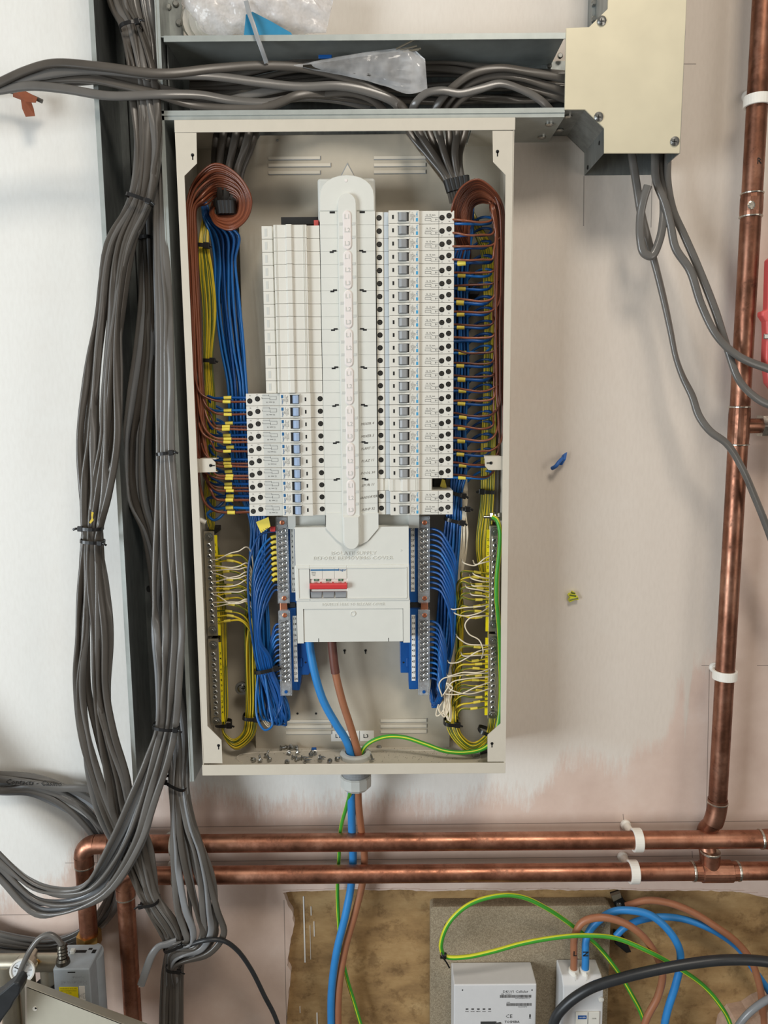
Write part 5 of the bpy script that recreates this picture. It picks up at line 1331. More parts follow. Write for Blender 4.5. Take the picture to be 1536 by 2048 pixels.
# ================================================================== GREY SHEATHED CABLES
WG, TG = .0104, .0052
g3 = ['grey', 'greydk', 'grey']
bundle([(190, -330, 246, -330, -.05), (216, 0, 264, 0, -.07), (246, 55, 281, 55, -.085), (258, 130, 304, 130, -.100), (267, 210, 315, 210, -.108), (275, 300, 318, 300, -.112), (262, 397, 303, 402, -.118), (212, 490, 270, 492, -.120), (191, 640, 246, 640, -.120), (171, 760, 240, 760, -.122), (158, 880, 236, 880, -.124), (163, 980, 220, 980, -.124),
        (167, 1055, 203, 1055, -.122), (165, 1082, 202, 1082, -.122), (158, 1170, 213, 1170, -.120), (154, 1270, 222, 1270, -.120), (152, 1380, 216, 1380, -.118), (162, 1470, 230, 1470, -.116), (178, 1560, 255, 1552, -.112), (202, 1640, 272, 1622, -.100), (240, 1710, 300, 1690, -.096), (268, 1760, 308, 1742, -.096),
        (287, 1802, 318, 1792, -.096), (318, 1860, 350, 1842, -.096), (332, 1888, 362, 1874, -.092), (326, 1960, 362, 1960, -.070), (316, 2380, 362, 2380, -.050)],
       14, WG, TG, ['greydk', 'grey', 'greydk'], 'flat grey cable in tied bundle bulging left of the vertical trunking', 'front left bundle of grey cables', 2, 3, .13, .0085, .45, 6)
bundle([(262, -330, 298, -330, -.035), (300, 80, 316, 80, -.040), (296, 220, 316, 220, -.042), (284, 380, 302, 380, -.044), (282, 475, 302, 475, -.045), (282, 600, 311, 600, -.050), (272, 700, 311, 700, -.055), (258, 800, 305, 800, -.058), (247, 900, 298, 900, -.058), (254, 1000, 306, 1000, -.056), (284, 1060, 318, 1060, -.052), (300, 1130, 332, 1130, -.048), (318, 1300, 350, 1300, -.050),
        (342, 1480, 376, 1480, -.060), (340, 1575, 374, 1575, -.080), (342, 1640, 386, 1640, -.090), (344, 1700, 408, 1700, -.093), (348, 1760, 430, 1760, -.095), (353, 1820, 444, 1822, -.096), (362, 1860, 450, 1868, -.096), (366, 1878, 420, 1908, -.098), (344, 1886, 356, 1930, -.096), (334, 1930, 352, 1950, -.080), (332, 2000, 362, 2000, -.060), (330, 2380, 362, 2380, -.05)],
       11, WG, TG, ['grey', 'greydk', 'greylt'], 'flat grey cable in bundle hanging below trunking, looping round the knot', 'rear bundle of grey cables looping below the trunking', 2, 5, .10, .008, .55, 6)
bundle([(240, -330, 276, -330, -.050), (272, 10, 306, 10, -.062), (298, 90, 316, 90, -.072), (304, 200, 320, 200, -.082), (308, 330, 328, 330, -.090), (311, 500, 333, 500, -.100), (315, 620, 339, 620, -.104), (315, 760, 345, 760, -.108), (317, 905, 347, 905, -.110), (315, 1000, 357, 1000, -.112), (310, 1100, 360, 1100, -.113), (305, 1200, 364, 1200, -.114), (306, 1270, 365, 1270, -.114),
        (314, 1350, 360, 1350, -.114), (312, 1452, 352, 1452, -.114), (292, 1520, 340, 1522, -.116), (262, 1590, 320, 1595, -.120), (222, 1680, 288, 1690, -.122), (168, 1768, 216, 1792, -.122), (128, 1778, 130, 1826, -.120), (66, 1755, 72, 1830, -.118), (0, 1704, 0, 1759, -.114), (-50, 1650, -60, 1700, -.11), (-120, 1560, -130, 1610, -.10), (-190, 1450, -220, 1490, -.09), (-230, 1340, -290, 1350, -.08)],
       10, WG * 1.02, TG, ['grey', 'greylt', 'greylt'], 'flat grey cable in front bundle sweeping down and left over copper pipes', 'front right bundle of grey cables', 3, 9, .10, .0095, .6, 6)
bundle([(-330, 1650, -290, 1680, -.022), (-230, 1590, -220, 1626, -.022), (-120, 1560, -120, 1596, -.022), (-40, 1546, -40, 1582, -.022), (0, 1547, 0, 1588, -.022), (66, 1545, 60, 1590, -.022), (130, 1562, 118, 1618, -.022), (188, 1598, 165, 1655, -.022), (228, 1650, 200, 1700, -.022), (244, 1720, 222, 1748, -.022), (242, 1790, 212, 1796, -.022), (222, 1842, 190, 1832, -.022), (168, 1884, 146, 1866, -.022), (100, 1906, 92, 1876, -.022), (0, 1905, 0, 1862, -.022), (-60, 1890, -60, 1840, -.022), (-160, 1850, -160, 1800, -.022), (-300, 1760, -270, 1730, -.022)],
       7, WG, TG, ['grey', 'greylt'], 'flat grey cable of the wide coil hanging behind pipes at lower left', 'wide coil of grey cable at the lower left', 2, 13, .14, .007, .8, 8)
q = MB(); q.text('Contacts - Casino', P(68, 1566, -.034), .0125, right=(.99, 0, -.05), up=(.35, 0, 1))
c_ = flatcable([(-120, 1570, -.03), (-40, 1556, -.030), (0, 1558, -.030), (60, 1566, -.030), (120, 1576, -.030), (176, 1578, -.030), (200, 1590, -.026), (220, 1640, -.02)], .0125, .0055, 'grey', 'grey_cable', 'flat grey cable with black handwriting, top of the lower-left coil', None, angs=[0, 0])
o = q.build('handwriting', 'hole', c_)
# top cables crossing from the left into the horizontal trunking
for i, (pts, an, lb) in enumerate((
        ([(-330, 215, -.13), (-40, 182, -.13), (0, 165, -.13), (50, 142, -.13), (105, 127, -.128), (200, 133, -.126), (320, 147, -.118), (430, 137, -.100), (530, 131, -.090), (620, 138, -.085), (690, 156, -.082), (750, 182, -.080), (800, 210, -.078), (815, 232, -.07)], [0, .3, .2, .1, 0], 'topmost of those crossing from left edge into trunking'),
        ([(-330, 215, -.125), (-40, 178, -.125), (0, 168, -.125), (80, 151, -.124), (180, 140, -.122), (300, 149, -.116), (420, 152, -.100), (520, 165, -.092), (600, 174, -.088), (680, 172, -.086), (740, 184, -.084), (790, 206, -.080), (805, 230, -.07)], [.2, .1, .3, .1, 0], 'second from top of those crossing from left edge'),
        ([(-330, 215, -.118), (-40, 178, -.118), (0, 172, -.118), (90, 160, -.118), (180, 158, -.117), (250, 172, -.114), (320, 190, -.110), (380, 208, -.098), (450, 216, -.094), (540, 212, -.092), (600, 190, -.090), (680, 192, -.07), (760, 206, -.05)], [.1, .3, .4, .2, 0], 'third of those crossing from left edge, dipping to lower lip'),
        ([(-330, 215, -.126), (-40, 186, -.126), (0, 180, -.126), (60, 172, -.126), (130, 178, -.124), (220, 192, -.120), (320, 189, -.112), (400, 190, -.100), (460, 200, -.094), (530, 205, -.090), (600, 195, -.084), (680, 200, -.06), (740, 214, -.05)], [.2, .1, .3, .5, .2], 'fourth from top of those crossing from left edge'),
        ([(-330, 215, -.110), (-40, 172, -.110), (0, 176, -.110), (60, 163, -.110), (150, 163, -.110), (240, 158, -.108), (330, 180, -.100), (420, 200, -.088), (500, 186, -.070), (560, 178, -.05)], [0, .4, .2, .3], 'rearmost of those crossing from left edge, partly hidden'))):
    flatcable(pts, .0125, .006, 'greydk' if i % 2 == 0 else 'grey', 'grey_cable', 'flat grey cable, ' + lb, 'cables crossing the top left', angs=an, res=8)
flatcable([(-330, 215, -.03), (-30, 178, -.03), (20, 183, -.03), (60, 192, -.028), (85, 203, -.026)], .006, .004, 'greydk', 'grey_cable', 'short grey cable end poking out at the left edge under brown tape', None, angs=[0, 0])
bundle([(380, 150, 380, 206, -.030), (480, 140, 480, 206, -.032), (600, 124, 600, 200, -.036), (760, 126, 760, 200, -.038), (900, 124, 900, 205, -.036), (1000, 132, 1000, 205, -.034), (1080, 140, 1080, 205, -.034), (1180, 140, 1180, 200, -.034)],
       12, .0105, TG, 'greydk', 'shade-toned grey cable lying deep inside the horizontal trunking', 'cables inside the horizontal trunking', 3, 21, .16, .006, .5, 7)
for i, (pts, lb) in enumerate((([(822, 232, -.07), (830, 208, -.084), (852, 187, -.088), (885, 181, -.09), (920, 187, -.09), (960, 178, -.088), (1000, 167, -.086), (1040, 178, -.084), (1080, 200, -.08), (1105, 225, -.07)], 'wavy one at front'),
        ([(866, 228, -.07), (878, 206, -.078), (902, 178, -.082), (945, 148, -.084), (1000, 136, -.084), (1060, 144, -.082), (1140, 160, -.078)], 'highest arching'),
        ([(884, 228, -.066), (896, 204, -.072), (930, 172, -.076), (985, 152, -.078), (1040, 155, -.078), (1090, 170, -.076), (1150, 190, -.072)], 'second arching'),
        ([(900, 230, -.062), (912, 208, -.066), (955, 180, -.070), (1010, 166, -.072), (1070, 180, -.072), (1150, 204, -.07)], 'third arching'),
        ([(560, 200, -.07), (640, 190, -.078), (700, 185, -.08), (745, 200, -.076), (775, 228, -.07)], 'short one diving below the polythene sleeve'),
        ([(380, 214, -.084), (440, 204, -.086), (520, 186, -.084), (560, 178, -.08), (600, 172, -.07)], 'pale one near the left end'))):
    flatcable(pts, .0112, .0055, 'grey' if i in (0, 5) else 'greydk', 'grey_cable', 'grey cable in horizontal trunking, ' + lb, None, angs=[0, .3, .1, .4, 0], res=8)
# cables dropping from the junction on the right
for pts, an, lb in (([(1258, 262, -.05), (1264, 310, -.055), (1274, 375, -.058), (1283, 430, -.058), (1296, 480, -.055), (1307, 518, -.052), (1318, 560, -.052), (1331, 615, -.052), (1341, 662, -.053), (1352, 716, -.056), (1366, 755, -.062), (1384, 792, -.068), (1398, 832, -.074), (1420, 862, -.080), (1454, 888, -.084), (1484, 936, -.086), (1512, 1000, -.082), (1538, 1066, -.076), (1620, 1300, -.07)], [.2, 0, .6, .9, .2, .6, .3], 'longest grey cable from the junction, falling in front of copper pipe to right edge'),
        ([(1325, 262, -.040), (1322, 310, -.045), (1325, 375, -.055), (1327, 430, -.064), (1319, 480, -.070), (1303, 512, -.074), (1288, 506, -.074), (1281, 480, -.074), (1281, 430, -.074), (1288, 395, -.078), (1296, 371, -.080)], [.3, .2, 0, .3, .2], 'grey cable hanging in a hook-shaped loop with a cut end below junction'),
        ([(1312, 262, -.055), (1310, 310, -.060), (1312, 360, -.064), (1330, 408, -.068), (1341, 450, -.068), (1351, 496, -.068), (1380, 541, -.070), (1402, 608, -.074), (1434, 672, -.082), (1475, 711, -.088), (1538, 738, -.086), (1750, 800, -.08)], [.3, .2, 0, .3, .1], 'grey cable from the junction crossing pipe highest, out at right edge'),
        ([(1338, 262, -.045), (1336, 310, -.050), (1335, 360, -.054), (1346, 420, -.056), (1368, 470, -.058), (1390, 520, -.060), (1430, 620, -.068), (1455, 698, -.078), (1478, 760, -.086), (1510, 794, -.088), (1545, 812, -.086), (1750, 870, -.08)], [.5, .3, .1, .4, .1], 'grey cable from the junction crossing pipe second, curving out at right edge')):
    flatcable(pts, .0118, .0072, 'grey', 'grey_cable', lb, None, angs=an, res=9, n=10)
# cut end of the left knot, black cable
c_ = flatcable([(352, 1882, -.096), (335, 1888, -.102), (318, 1893, -.108), (304, 1910, -.112), (293, 1938, -.114), (282, 1970, -.114)], .0120, .0058, 'greylt', 'grey_cable', 'light grey cable tail with cut end sticking out left of the knot', None, angs=[0, .2, 0])
q = MB()
for dx in (-3, 0, 3): a_, b_ = P(283 + dx, 1969, -.114), P(281 + dx, 1974, -.114); q.cyl(a_, b_, .0009, 8)
q.build('cut_cores', 'label', c_)
wire([(352, 1905, -.09), (385, 1888, -.10), (415, 1880, -.104), (445, 1881, -.10), (472, 1898, -.09), (500, 1935, -.08), (528, 1990, -.075), (556, 2050, -.07), (600, 2300, -.07)], .0072, 'blackcable', 'black_cable', 'thin black cable leaving the grey cable knot towards bottom edge', None, 'cable', res=9, n=12)
for a_, b_, Y, dp, lb, hd in (((244, 62), (282, 52), -.088, .016, 'black cable tie near top of front left bundle', 1), ((256, 391), (304, 408), -.118, .017, 'black cable tie around front left bundle, level with cable coils in the board', 1),
        ((165, 1055), (204, 1057), -.121, .014, 'black cable tie around front left bundle, upper of two close together', -1), ((164, 1080), (207, 1084), -.121, .014, 'black cable tie around front left bundle, lower of two close together', 1),
        ((316, 908), (348, 904), -.108, .015, 'black cable tie around front right bundle, halfway down the trunking', 1), ((308, 1449), (357, 1454), -.112, .015, 'black cable tie around front right bundle near trunking foot', 1),
        ((332, 1556), (372, 1576), -.080, .014, 'black cable tie with long tail around bundle just under the trunking', -1), ((284, 1804), (318, 1798), -.095, .014, 'black cable tie below the lower copper pipe', -1),
        ((330, 1894), (366, 1880), -.094, .016, 'black cable tie holding knot of grey cables, upper', 1), ((334, 1930), (362, 1934), -.086, .013, 'black cable tie under the knot of grey cables', 1),
        ((283, 476), (304, 476), -.045, .011, 'black cable tie on dark cables deep in the trunking', -1)):
    cable_tie(a_, b_, Y, dp, lb, .0046, head=hd, tail=.01)
for px, py in ((292, 1087), (298, 1176)):
    q = MB(); c_ = P(px, py, -.03); q.cyl(c_, c_ + V((.004, -.012, 0)), .004, 10); tag(q.build('black_push_mount', 'dark'), 'small black cable mount in the trunking, %s one' % ('upper' if py < 1100 else 'lower'), 'cable mount')
a_ = [P(x, y, -.135) for x, y in ((184, 1023), (188, 1025), (186, 1035), (188, 1040), (182, 1047), (179, 1045), (184, 1036), (183, 1030))]
q = MB(); q.prism([(p.x, p.z) for p in a_], -.1365, -.1355); tag(q.build('yellow_scrap', 'yellow'), 'tiny yellow scrap stuck above the paired cable ties', 'scrap')

# ------------------------------------------------------------------ polythene, tapes, scraps
def pillow(top, bot, Y, thick, name, m, parent=None, nx=26, ny=12, wr=.003, seed=0):
    T = crom([P(x, y, Y) for x, y in top], 8); B = crom([P(x, y, Y) for x, y in bot], 8)
    def at(c_, u):
        f = u * (len(c_) - 1); i = min(int(f), len(c_) - 2); return c_[i].lerp(c_[i + 1], f - i)
    q = MB(); q.smooth = True
    for s_ in (-1, 1):
        vs = []
        for j in range(ny + 1):
            for i in range(nx + 1):
                u, v_ = i / nx, j / ny
                p = at(T, u).lerp(at(B, u), v_)
                k = (math.sin(math.pi * u) * math.sin(math.pi * v_)) ** .5
                n_ = noise.noise(V((p.x * 55 + seed, p.z * 55, s_ * 3))) + .5 * noise.noise(V((p.x * 140, p.z * 140 + seed, s_)))
                vs.append(p + V((0, s_ * thick * k * .5 + wr * n_ * (k if s_ > 0 else 1) * 1.0, 0)))
        q.add(vs, [(j * (nx + 1) + i, j * (nx + 1) + i + 1, (j + 1) * (nx + 1) + i + 1, (j + 1) * (nx + 1) + i) for j in range(ny) for i in range(nx)])
    return q.build(name, m, parent, recalc=False)
t = thing('cable_tie_packet', 'clear polythene sleeve of cable ties lying on cables in the horizontal trunking', 'packet', P(720, 150, -.08))
pillow([(585, 131), (680, 113), (790, 97), (822, 96), (850, 118)], [(590, 134), (690, 152), (770, 172), (815, 188), (855, 180)], -.088, .014, 'polythene_sleeve', 'bag', t, wr=.0035)
q = MB()
for i in range(22):
    u = i / 21; q.cyl(P(604 + 20 * u, 132 + 4 * u, -.084 - .003 * (i % 3)), P(804 + 20 * math.sin(i), 104 + 62 * u, -.084 - .003 * (i % 3)), .0013, 5)
q.build('packed_ties', 'screwdk', t)
q = MB()
for a_, b_ in (((792, 98), (828, 80)), ((800, 100), (834, 92)), ((806, 104), (842, 97)), ((812, 102), (838, 99))): q.cyl(P(*a_, -.09), P(*b_, -.092), .0013, 6)
q.build('loose_tie_ends', 'nickel', t)
a_, b_ = P(637, 118, -.07), P(664, 110, -.07)
q = MB(); q.box(a_.x, b_.x, -.072, -.069, a_.z, b_.z); tag(bev(q.build('blue_tape', 'carrier'), .001), 'small piece of blue tape on a cable in the horizontal trunking', 'tape')
t = thing('polythene_bag', 'crumpled clear polythene bag of white and blue parts on top of the trunking', 'bag', P(500, 70, -.07))
pillow([(362, 8), (372, -30), (470, -40), (580, -40), (668, -6)], [(392, 40), (410, 66), (500, 70), (590, 70), (652, 66)], -.070, .045, 'polythene', 'bagwhite', t, wr=.009, seed=4)
q = MB()
for i in range(7):
    x = 396 + i * 12; q.cyl(P(x, 44, -.050), P(x + 4, 44, -.058), .024 - i * .001, 20)
q.build('white_plastic_rings', 'whiteclip', t)
a_ = [P(x, y, -.096) for x, y in ((492, 30), (505, 24), (540, 42), (582, 66), (585, 71), (488, 71))]
q = MB(); q.prism([(p.x, p.z) for p in a_], -.097, -.096); q.build('blue_packaging', 'bluebag', t)
flatcable([(492, 2, -.098), (498, 25, -.103), (507, 50, -.106), (516, 78, -.106), (524, 100, -.104), (533, 126, -.095)], .006, .0014, 'toggle', 'grey_strap', 'narrow grey strap hanging from polythene bag over trunking lip', None, cat='strap', angs=[0, .1])
def flag(pts, Y, m, name, label, cat, bend=.006):
    w3 = [P(x, y, Y) for x, y in pts]; cx = sum(p.x for p in w3) / len(w3); cz = sum(p.z for p in w3) / len(w3)
    n = len(w3); q = MB()
    fr = [p + V((0, bend * noise.noise(V((p.x * 90, p.z * 90, 1))), 0)) for p in w3]
    cc = V((cx, Y - bend * .6, cz))
    q.add(fr + [cc] + [p + V((0, .0008, 0)) for p in fr] + [cc + V((0, .0008, 0))], [(i, (i + 1) % n, n) for i in range(n)] + [(n + 1 + (i + 1) % n, n + 1 + i, 2 * n + 1) for i in range(n)] + [(i, n + 1 + i, n + 1 + (i + 1) % n, (i + 1) % n) for i in range(n)])
    return tag(q.build(name, m), label, cat)
flag([(26, 178), (48, 180), (74, 194), (72, 206), (64, 206), (66, 216), (70, 232), (52, 234), (45, 218), (42, 198), (24, 192)], -.032, 'tape', 'brown_tape', 'torn rust-brown tape wrapped on a cable end at left edge', 'tape')
flag([(296, 100), (302, 96), (306, 108), (318, 114), (320, 118), (312, 120), (304, 134), (298, 134), (294, 118)], -.062, 'tape', 'brown_tape', 'torn rust-brown tape tucked among cables at trunking crossing', 'tape')
c_ = P(1118, 921, 0)
wire([(1128, 910, .004), (1126, 916, -.006), (1118, 924, -.016), (1112, 932, -.018), (1104, 937, -.012)], .0062, 'bluerag', 'blue_cable_scrap', 'bent blue cable end poking out of the bare wall right of the board', None, 'scrap', res=7)
flag([(1134, 904), (1128, 907), (1121, 922), (1116, 930), (1124, 930), (1131, 918)], -.008, 'bluerag', 'blue_foil_scrap', 'flattened blue scrap over the blue cable end in the wall', 'scrap')
t = thing('earth_cable_scrap', 'short striped yellow and green scrap sticking out of wall right of the board', 'scrap', P(1146, 1196, 0))
pr = [(1144, 1182), (1150, 1185), (1151, 1190), (1155, 1192), (1157, 1199), (1148, 1200), (1139, 1204), (1137, 1201), (1140, 1195), (1136, 1190), (1139, 1187), (1143, 1186)]
w3 = [P(x, y, -.005) for x, y in pr]
q = MB(); q.prism([(p.x, p.z) for p in w3], -.008, .002, inset=.001); q.build('yellow_sheath', 'yellowbig', t)
q = MB()
for a_, b_ in (((1139, 1190), (1152, 1192)), ((1139, 1200), (1156, 1196)), ((1142, 1185), (1150, 1187))): q.cyl(P(*a_, -.0082), P(*b_, -.0082), .0012, 6)
q.build('green_stripe', 'green', t)

# ================================================================== COPPER PIPES
PY, PR = -.048, .0142
def ring(q, c_, ax, r, h): q.lathe(V(c_) - V(ax) * h / 2, ax, [(0, r * .96), (h * .2, r), (h * .8, r), (h, r * .96)], 24)
def arcpath(c_, u, v_, R, n=8): return [V(c_) + V(u) * R * math.cos(math.pi / 2 * i / n) + V(v_) * R * math.sin(math.pi / 2 * i / n) for i in range(n + 1)]
vx = .5 * (P(1505, 430, PY).x + P(1433, 1590, PY).x)
def vpipe():
    zb = PZ(1433, 1612, PY)
    t = thing('vertical_copper_pipe', 'vertical copper pipe with soldered joints on the right of the wall', 'pipe', (vx, PY, zb))
    q = MB(); q.cyl((vx, PY, zb), (vx, PY, 1.3), PR, 28); q.build('pipe_run', 'copperdk', t)
    z = PZ(1505, 411, PY); q = MB(); ring(q, (vx, PY, z), (0, 0, 1), PR + .0014, PZ(1505, 388, PY) - PZ(1505, 434, PY)); q.build('coupling', 'copperdk', t)
    for y in (388, 434, 814, 889, 1604):
        q = MB(); z = PZ(1500, y, PY); q.lathe((vx, PY, z - .0016), (0, 0, 1), [(0, PR), (.0008, PR + .0018), (.0024, PR + .0020), (.0034, PR)], 24); q.build('solder_ring', 'solder', t)
    for px, py in ((1503, 410),):
        q = MB(); q.lathe(P(px, py, PY - PR - .001), (0, -1, 0), [(0, .006), (.0008, .004)], 9); q.build('solder_blob', 'solder', t)
    zt_, zb_ = PZ(1480, 814, PY), PZ(1480, 889, PY); zm = PZ(1480, 852, PY)
    q = MB(); ring(q, (vx, PY, (zt_ + zb_) / 2), (0, 0, 1), PR + .0013, zt_ - zb_); q.cyl((vx, PY, zm), (PX(1519, 852, PY), PY, zm), PR * .78, 22); q.build('tee_fitting', 'copperdk', t)
    q = MB(); xn = PX(1519, 852, PY)
    q.cyl((xn, PY, zm), (xn + .011, PY, zm), .0175, 6); bev(q.build('union_nut', 'solder', t), .001)
    q = MB(); q.cyl((xn + .011, PY, zm), (xn + .10, PY, zm), PR * .8, 20); q.build('branch_pipe', 'nickel', t)
    # bend back and down to the lower pipe's tee
    e = crom([V((vx, PY, zb + .012)), V((vx, PY, zb)), P(1426, 1645, PY + .001), P(1413, 1658, PY + .010), P(1410, 1680, PY + .014), P(1415, 1700, PY + .006), P(1418, 1732, PY)], 6)
    q = MB(); sweep(q, e[:13], PR * 2.14, PR * 2.14, n=24); q.build('elbow', 'copperdk', t)
    q = MB(); sweep(q, e[12:], PR * 1.9, PR * 1.9, n=24); q.build('lower_stub', 'copperdk', t)
    q = MB(); q.text('R', P(1519, 322, PY - PR - .0004), .012); q.build('pen_mark', 'hole', t)
vpipe()
z1, z2 = .5 * (PZ(437, 1684, PY) + PZ(1500, 1681, PY)), .5 * (PZ(437, 1750, PY) + PZ(1500, 1742, PY))
def elbow_pipe(name, label, z, ex, downx, zend, parts, brass=False):
    t = thing(name, label, 'pipe', (ex, PY, zend))
    q = MB(); R = .020; q.cyl((ex + R, PY, z), (1.3, PY, z), PR, 28); q.build('pipe_run', 'copper', t)
    q = MB(); sweep(q, [V((ex + R * (1 - math.sin(a)), PY, z - R * (1 - math.cos(a)))) for a in [math.pi / 2 * i / 10 for i in range(11)]], PR * 2.12, PR * 2.12, n=24)
    q.cyl((ex + R, PY, z), (ex + R + .022, PY, z), PR * 1.07, 26); q.cyl((ex, PY, z - R), (ex, PY, z - R - .016), PR * 1.07, 26); q.build('elbow', 'copper', t)
    q = MB(); q.lathe((ex, PY, z - R - .019), (0, 0, 1), [(0, PR), (.001, PR * 1.1), (.003, PR * 1.1), (.004, PR)], 24); q.build('solder_ring', 'solder', t)
    q = MB(); q.cyl((ex, PY, z - R), (ex, PY, zend), PR, 28); q.build('pipe_drop', 'copper', t)
    for kind, px in parts:
        x = PX(px, 1700, PY) if kind != 'tee' else PX(1432, 1745, PY)
        if kind == 'ring':
            q = MB(); ring(q, (x, PY, z), (1, 0, 0), PR + .0018, .004); q.build('solder_ring', 'solder', t)
        if kind == 'coupling': q = MB(); ring(q, (x + .03, PY, z), (1, 0, 0), PR + .0014, .06); q.build('coupling', 'copper', t)
        if kind == 'tee':
            q = MB(); ring(q, (x, PY, z), (1, 0, 0), PR + .0014, .070); q.lathe((x, PY, z), (1, 0, 0), [(-.026, PR), (-.024, PR + .0032), (.024, PR + .0032), (.026, PR)], 24); q.cyl((PX(1421, 1720, PY), PY, z), (PX(1421, 1720, PY), PY, PZ(1421, 1706, PY)), PR * 1.04, 22); q.build('tee_fitting', 'copper', t)
            q = MB(); ring(q, (PX(1421, 1705, PY), PY, PZ(1421, 1704, PY)), (0, 0, 1), PR * 1.12, .004); q.build('solder_ring', 'solder', t)
    return t
e1 = .5 * (PX(170, 1740, PY) + PX(176, 1850, PY))
tp = elbow_pipe('upper_copper_pipe', 'upper of two horizontal copper pipes, turning down at far left', z1, e1, 0, PZ(175, 1868, PY), [('ring', 1520), ('coupling', 1522)])
e2 = PX(258, 1900, PY)
elbow_pipe('lower_copper_pipe', 'lower of two horizontal copper pipes, with tee fitting near right edge', z2, e2, 0, PZ(268, 2250, PY), [('ring', 1388), ('tee', 1432), ('ring', 1478)])
zn = PZ(175, 1866, PY)
q = MB(); q.cyl((e1, PY, zn), (e1, PY, zn - .020), .0200, 6); bev(q.build('compression_nut', 'brass', tp), .0015, 3)
q = MB(); q.lathe((e1, PY, zn - .020), (0, 0, -1), [(0, .0145), (.004, .0145), (.005, .0165), (.009, .0165), (.010, .0145), (.05, .0145)], 24); q.build('valve_tail', 'brass', tp)
def pipe_clip(c_, axis, so, label):
    c_ = V(c_); ax = V(axis)
    t = thing('pipe_clip', label, 'pipe clip', tuple(c_), 'white pipe clips')
    u = V((0, -1, 0)); v_ = ax.cross(u); n = 30; hw = .0072; q = MB(); vs = []
    for i in range(n):
        a = 2 * math.pi * i / n; d_ = u * math.cos(a) + v_ * math.sin(a)
        for r_, h in ((PR + .0002, -hw), (PR + .0042, -hw), (PR + .0042, hw), (PR + .0002, hw)): vs.append(c_ + d_ * r_ + ax * h)
    q.add(vs, [(i * 4 + k, ((i + 1) % n) * 4 + k, ((i + 1) % n) * 4 + (k + 1) % 4, i * 4 + (k + 1) % 4) for i in range(n) for k in range(4)])
    bev(q.build('clip_ring', 'whiteclip', t), .0008)
    w_ = V(so); d_ = (c_ - w_); q = MB(); q.lathe(w_, d_, [(0, .0085), (.004, .0085), (.006, .0062), (d_.length - PR - .002, .0062), (d_.length - PR + .002, .009)], 18); q.build('stand_off', 'whiteclip', t)
for px, py, axis, so, lb in ((1512, 203, (0, 0, 1), (1494, 193), 'white plastic clip holding vertical copper pipe near top of the wall'), (1450, 1349, (0, 0, 1), (1428, 1334), 'white plastic clip holding vertical copper pipe, lower on the wall')):
    c_ = V((vx, PY, PZ(px, py, PY))); s_ = P(so[0], so[1], -.0); pipe_clip(c_, axis, (s_.x, -.0005, s_.z), lb)
for px, z, so, lb in ((1273, z1, (1250, 1648), 'white plastic clip on upper horizontal copper pipe, right of the board'), (1268, z2, (1244, 1712), 'white plastic clip on lower horizontal copper pipe, right of the board'), (352, z1, (342, 1672), 'white plastic clip on upper horizontal pipe, half hidden by grey cables'), (354, z2, (346, 1728), 'white plastic clip on lower horizontal pipe, half hidden by grey cables')):
    c_ = V((PX(px, 1700, PY), PY, z)); s_ = P(so[0], so[1], 0); pipe_clip(c_, (1, 0, 0), (s_.x, -.0005, s_.z), lb)
def red_lever():
    Y = -.07
    a_ = [P(x, y, Y) for x, y in ((1533, 520), (1560, 500), (1600, 520), (1600, 800), (1545, 784), (1531, 766), (1526, 720), (1528, 672), (1527, 644), (1519, 632), (1519, 624), (1530, 620))]
    t = thing('red_lever', 'red plastic lever at right edge behind crossing grey cables', 'lever', P(1545, 780, Y))
    q = MB(); q.prism([(p.x, p.z) for p in a_], Y - .008, Y + .008, inset=.003); bev(q.build('lever_body', 'redpipe', t), .002, 3)
    b_ = P(1527, 668, Y - .0085), P(1560, 678, Y - .0085); q = MB(); q.box(b_[0].x, b_[1].x, Y - .0105, Y - .008, b_[1].z, b_[0].z); bev(q.build('metal_band', 'zinc', t), .001)
red_lever()

# ================================================================== LOWER RIGHT: meter equipment
def chip():
    Y = -.010
    pts = []
    x0, x1, zt_, r_ = PX(861, 1900, Y), PX(1222, 1830, Y), PZ(1000, 1813, Y), .007
    for i in range(6): a = math.pi - math.pi / 2 * i / 5; pts.append((x0 + r_ + r_ * math.cos(a), zt_ - r_ + r_ * math.sin(a)))
    for i in range(6): a = math.pi / 2 - math.pi / 2 * i / 5; pts.append((x1 - r_ + r_ * math.cos(a), zt_ - r_ + r_ * math.sin(a)))
    pts += [(x1, -1.25), (x0, -1.25)]
    t = thing('chipboard_backing', 'grey-brown chipboard backing panel behind meter boxes at lower right', 'board', (.5 * (x0 + x1), Y, -1.25))
    q = MB(); q.prism(pts, Y, .0134); bev(q.build('panel', 'chip', t), .001)
    for px, py in ((893, 1850), (1205, 1850)):
        q = MB(); q.lathe(P(px, py, Y), (0, -1, 0), [(0, .0042), (.0008, .0038), (.001, .0022), (.0006, .001)], 14); q.build('screw', 'zinc', t)
chip()
def boxshape(x0, x1, zt_, zb_, yf, yb, ch=.0): return None
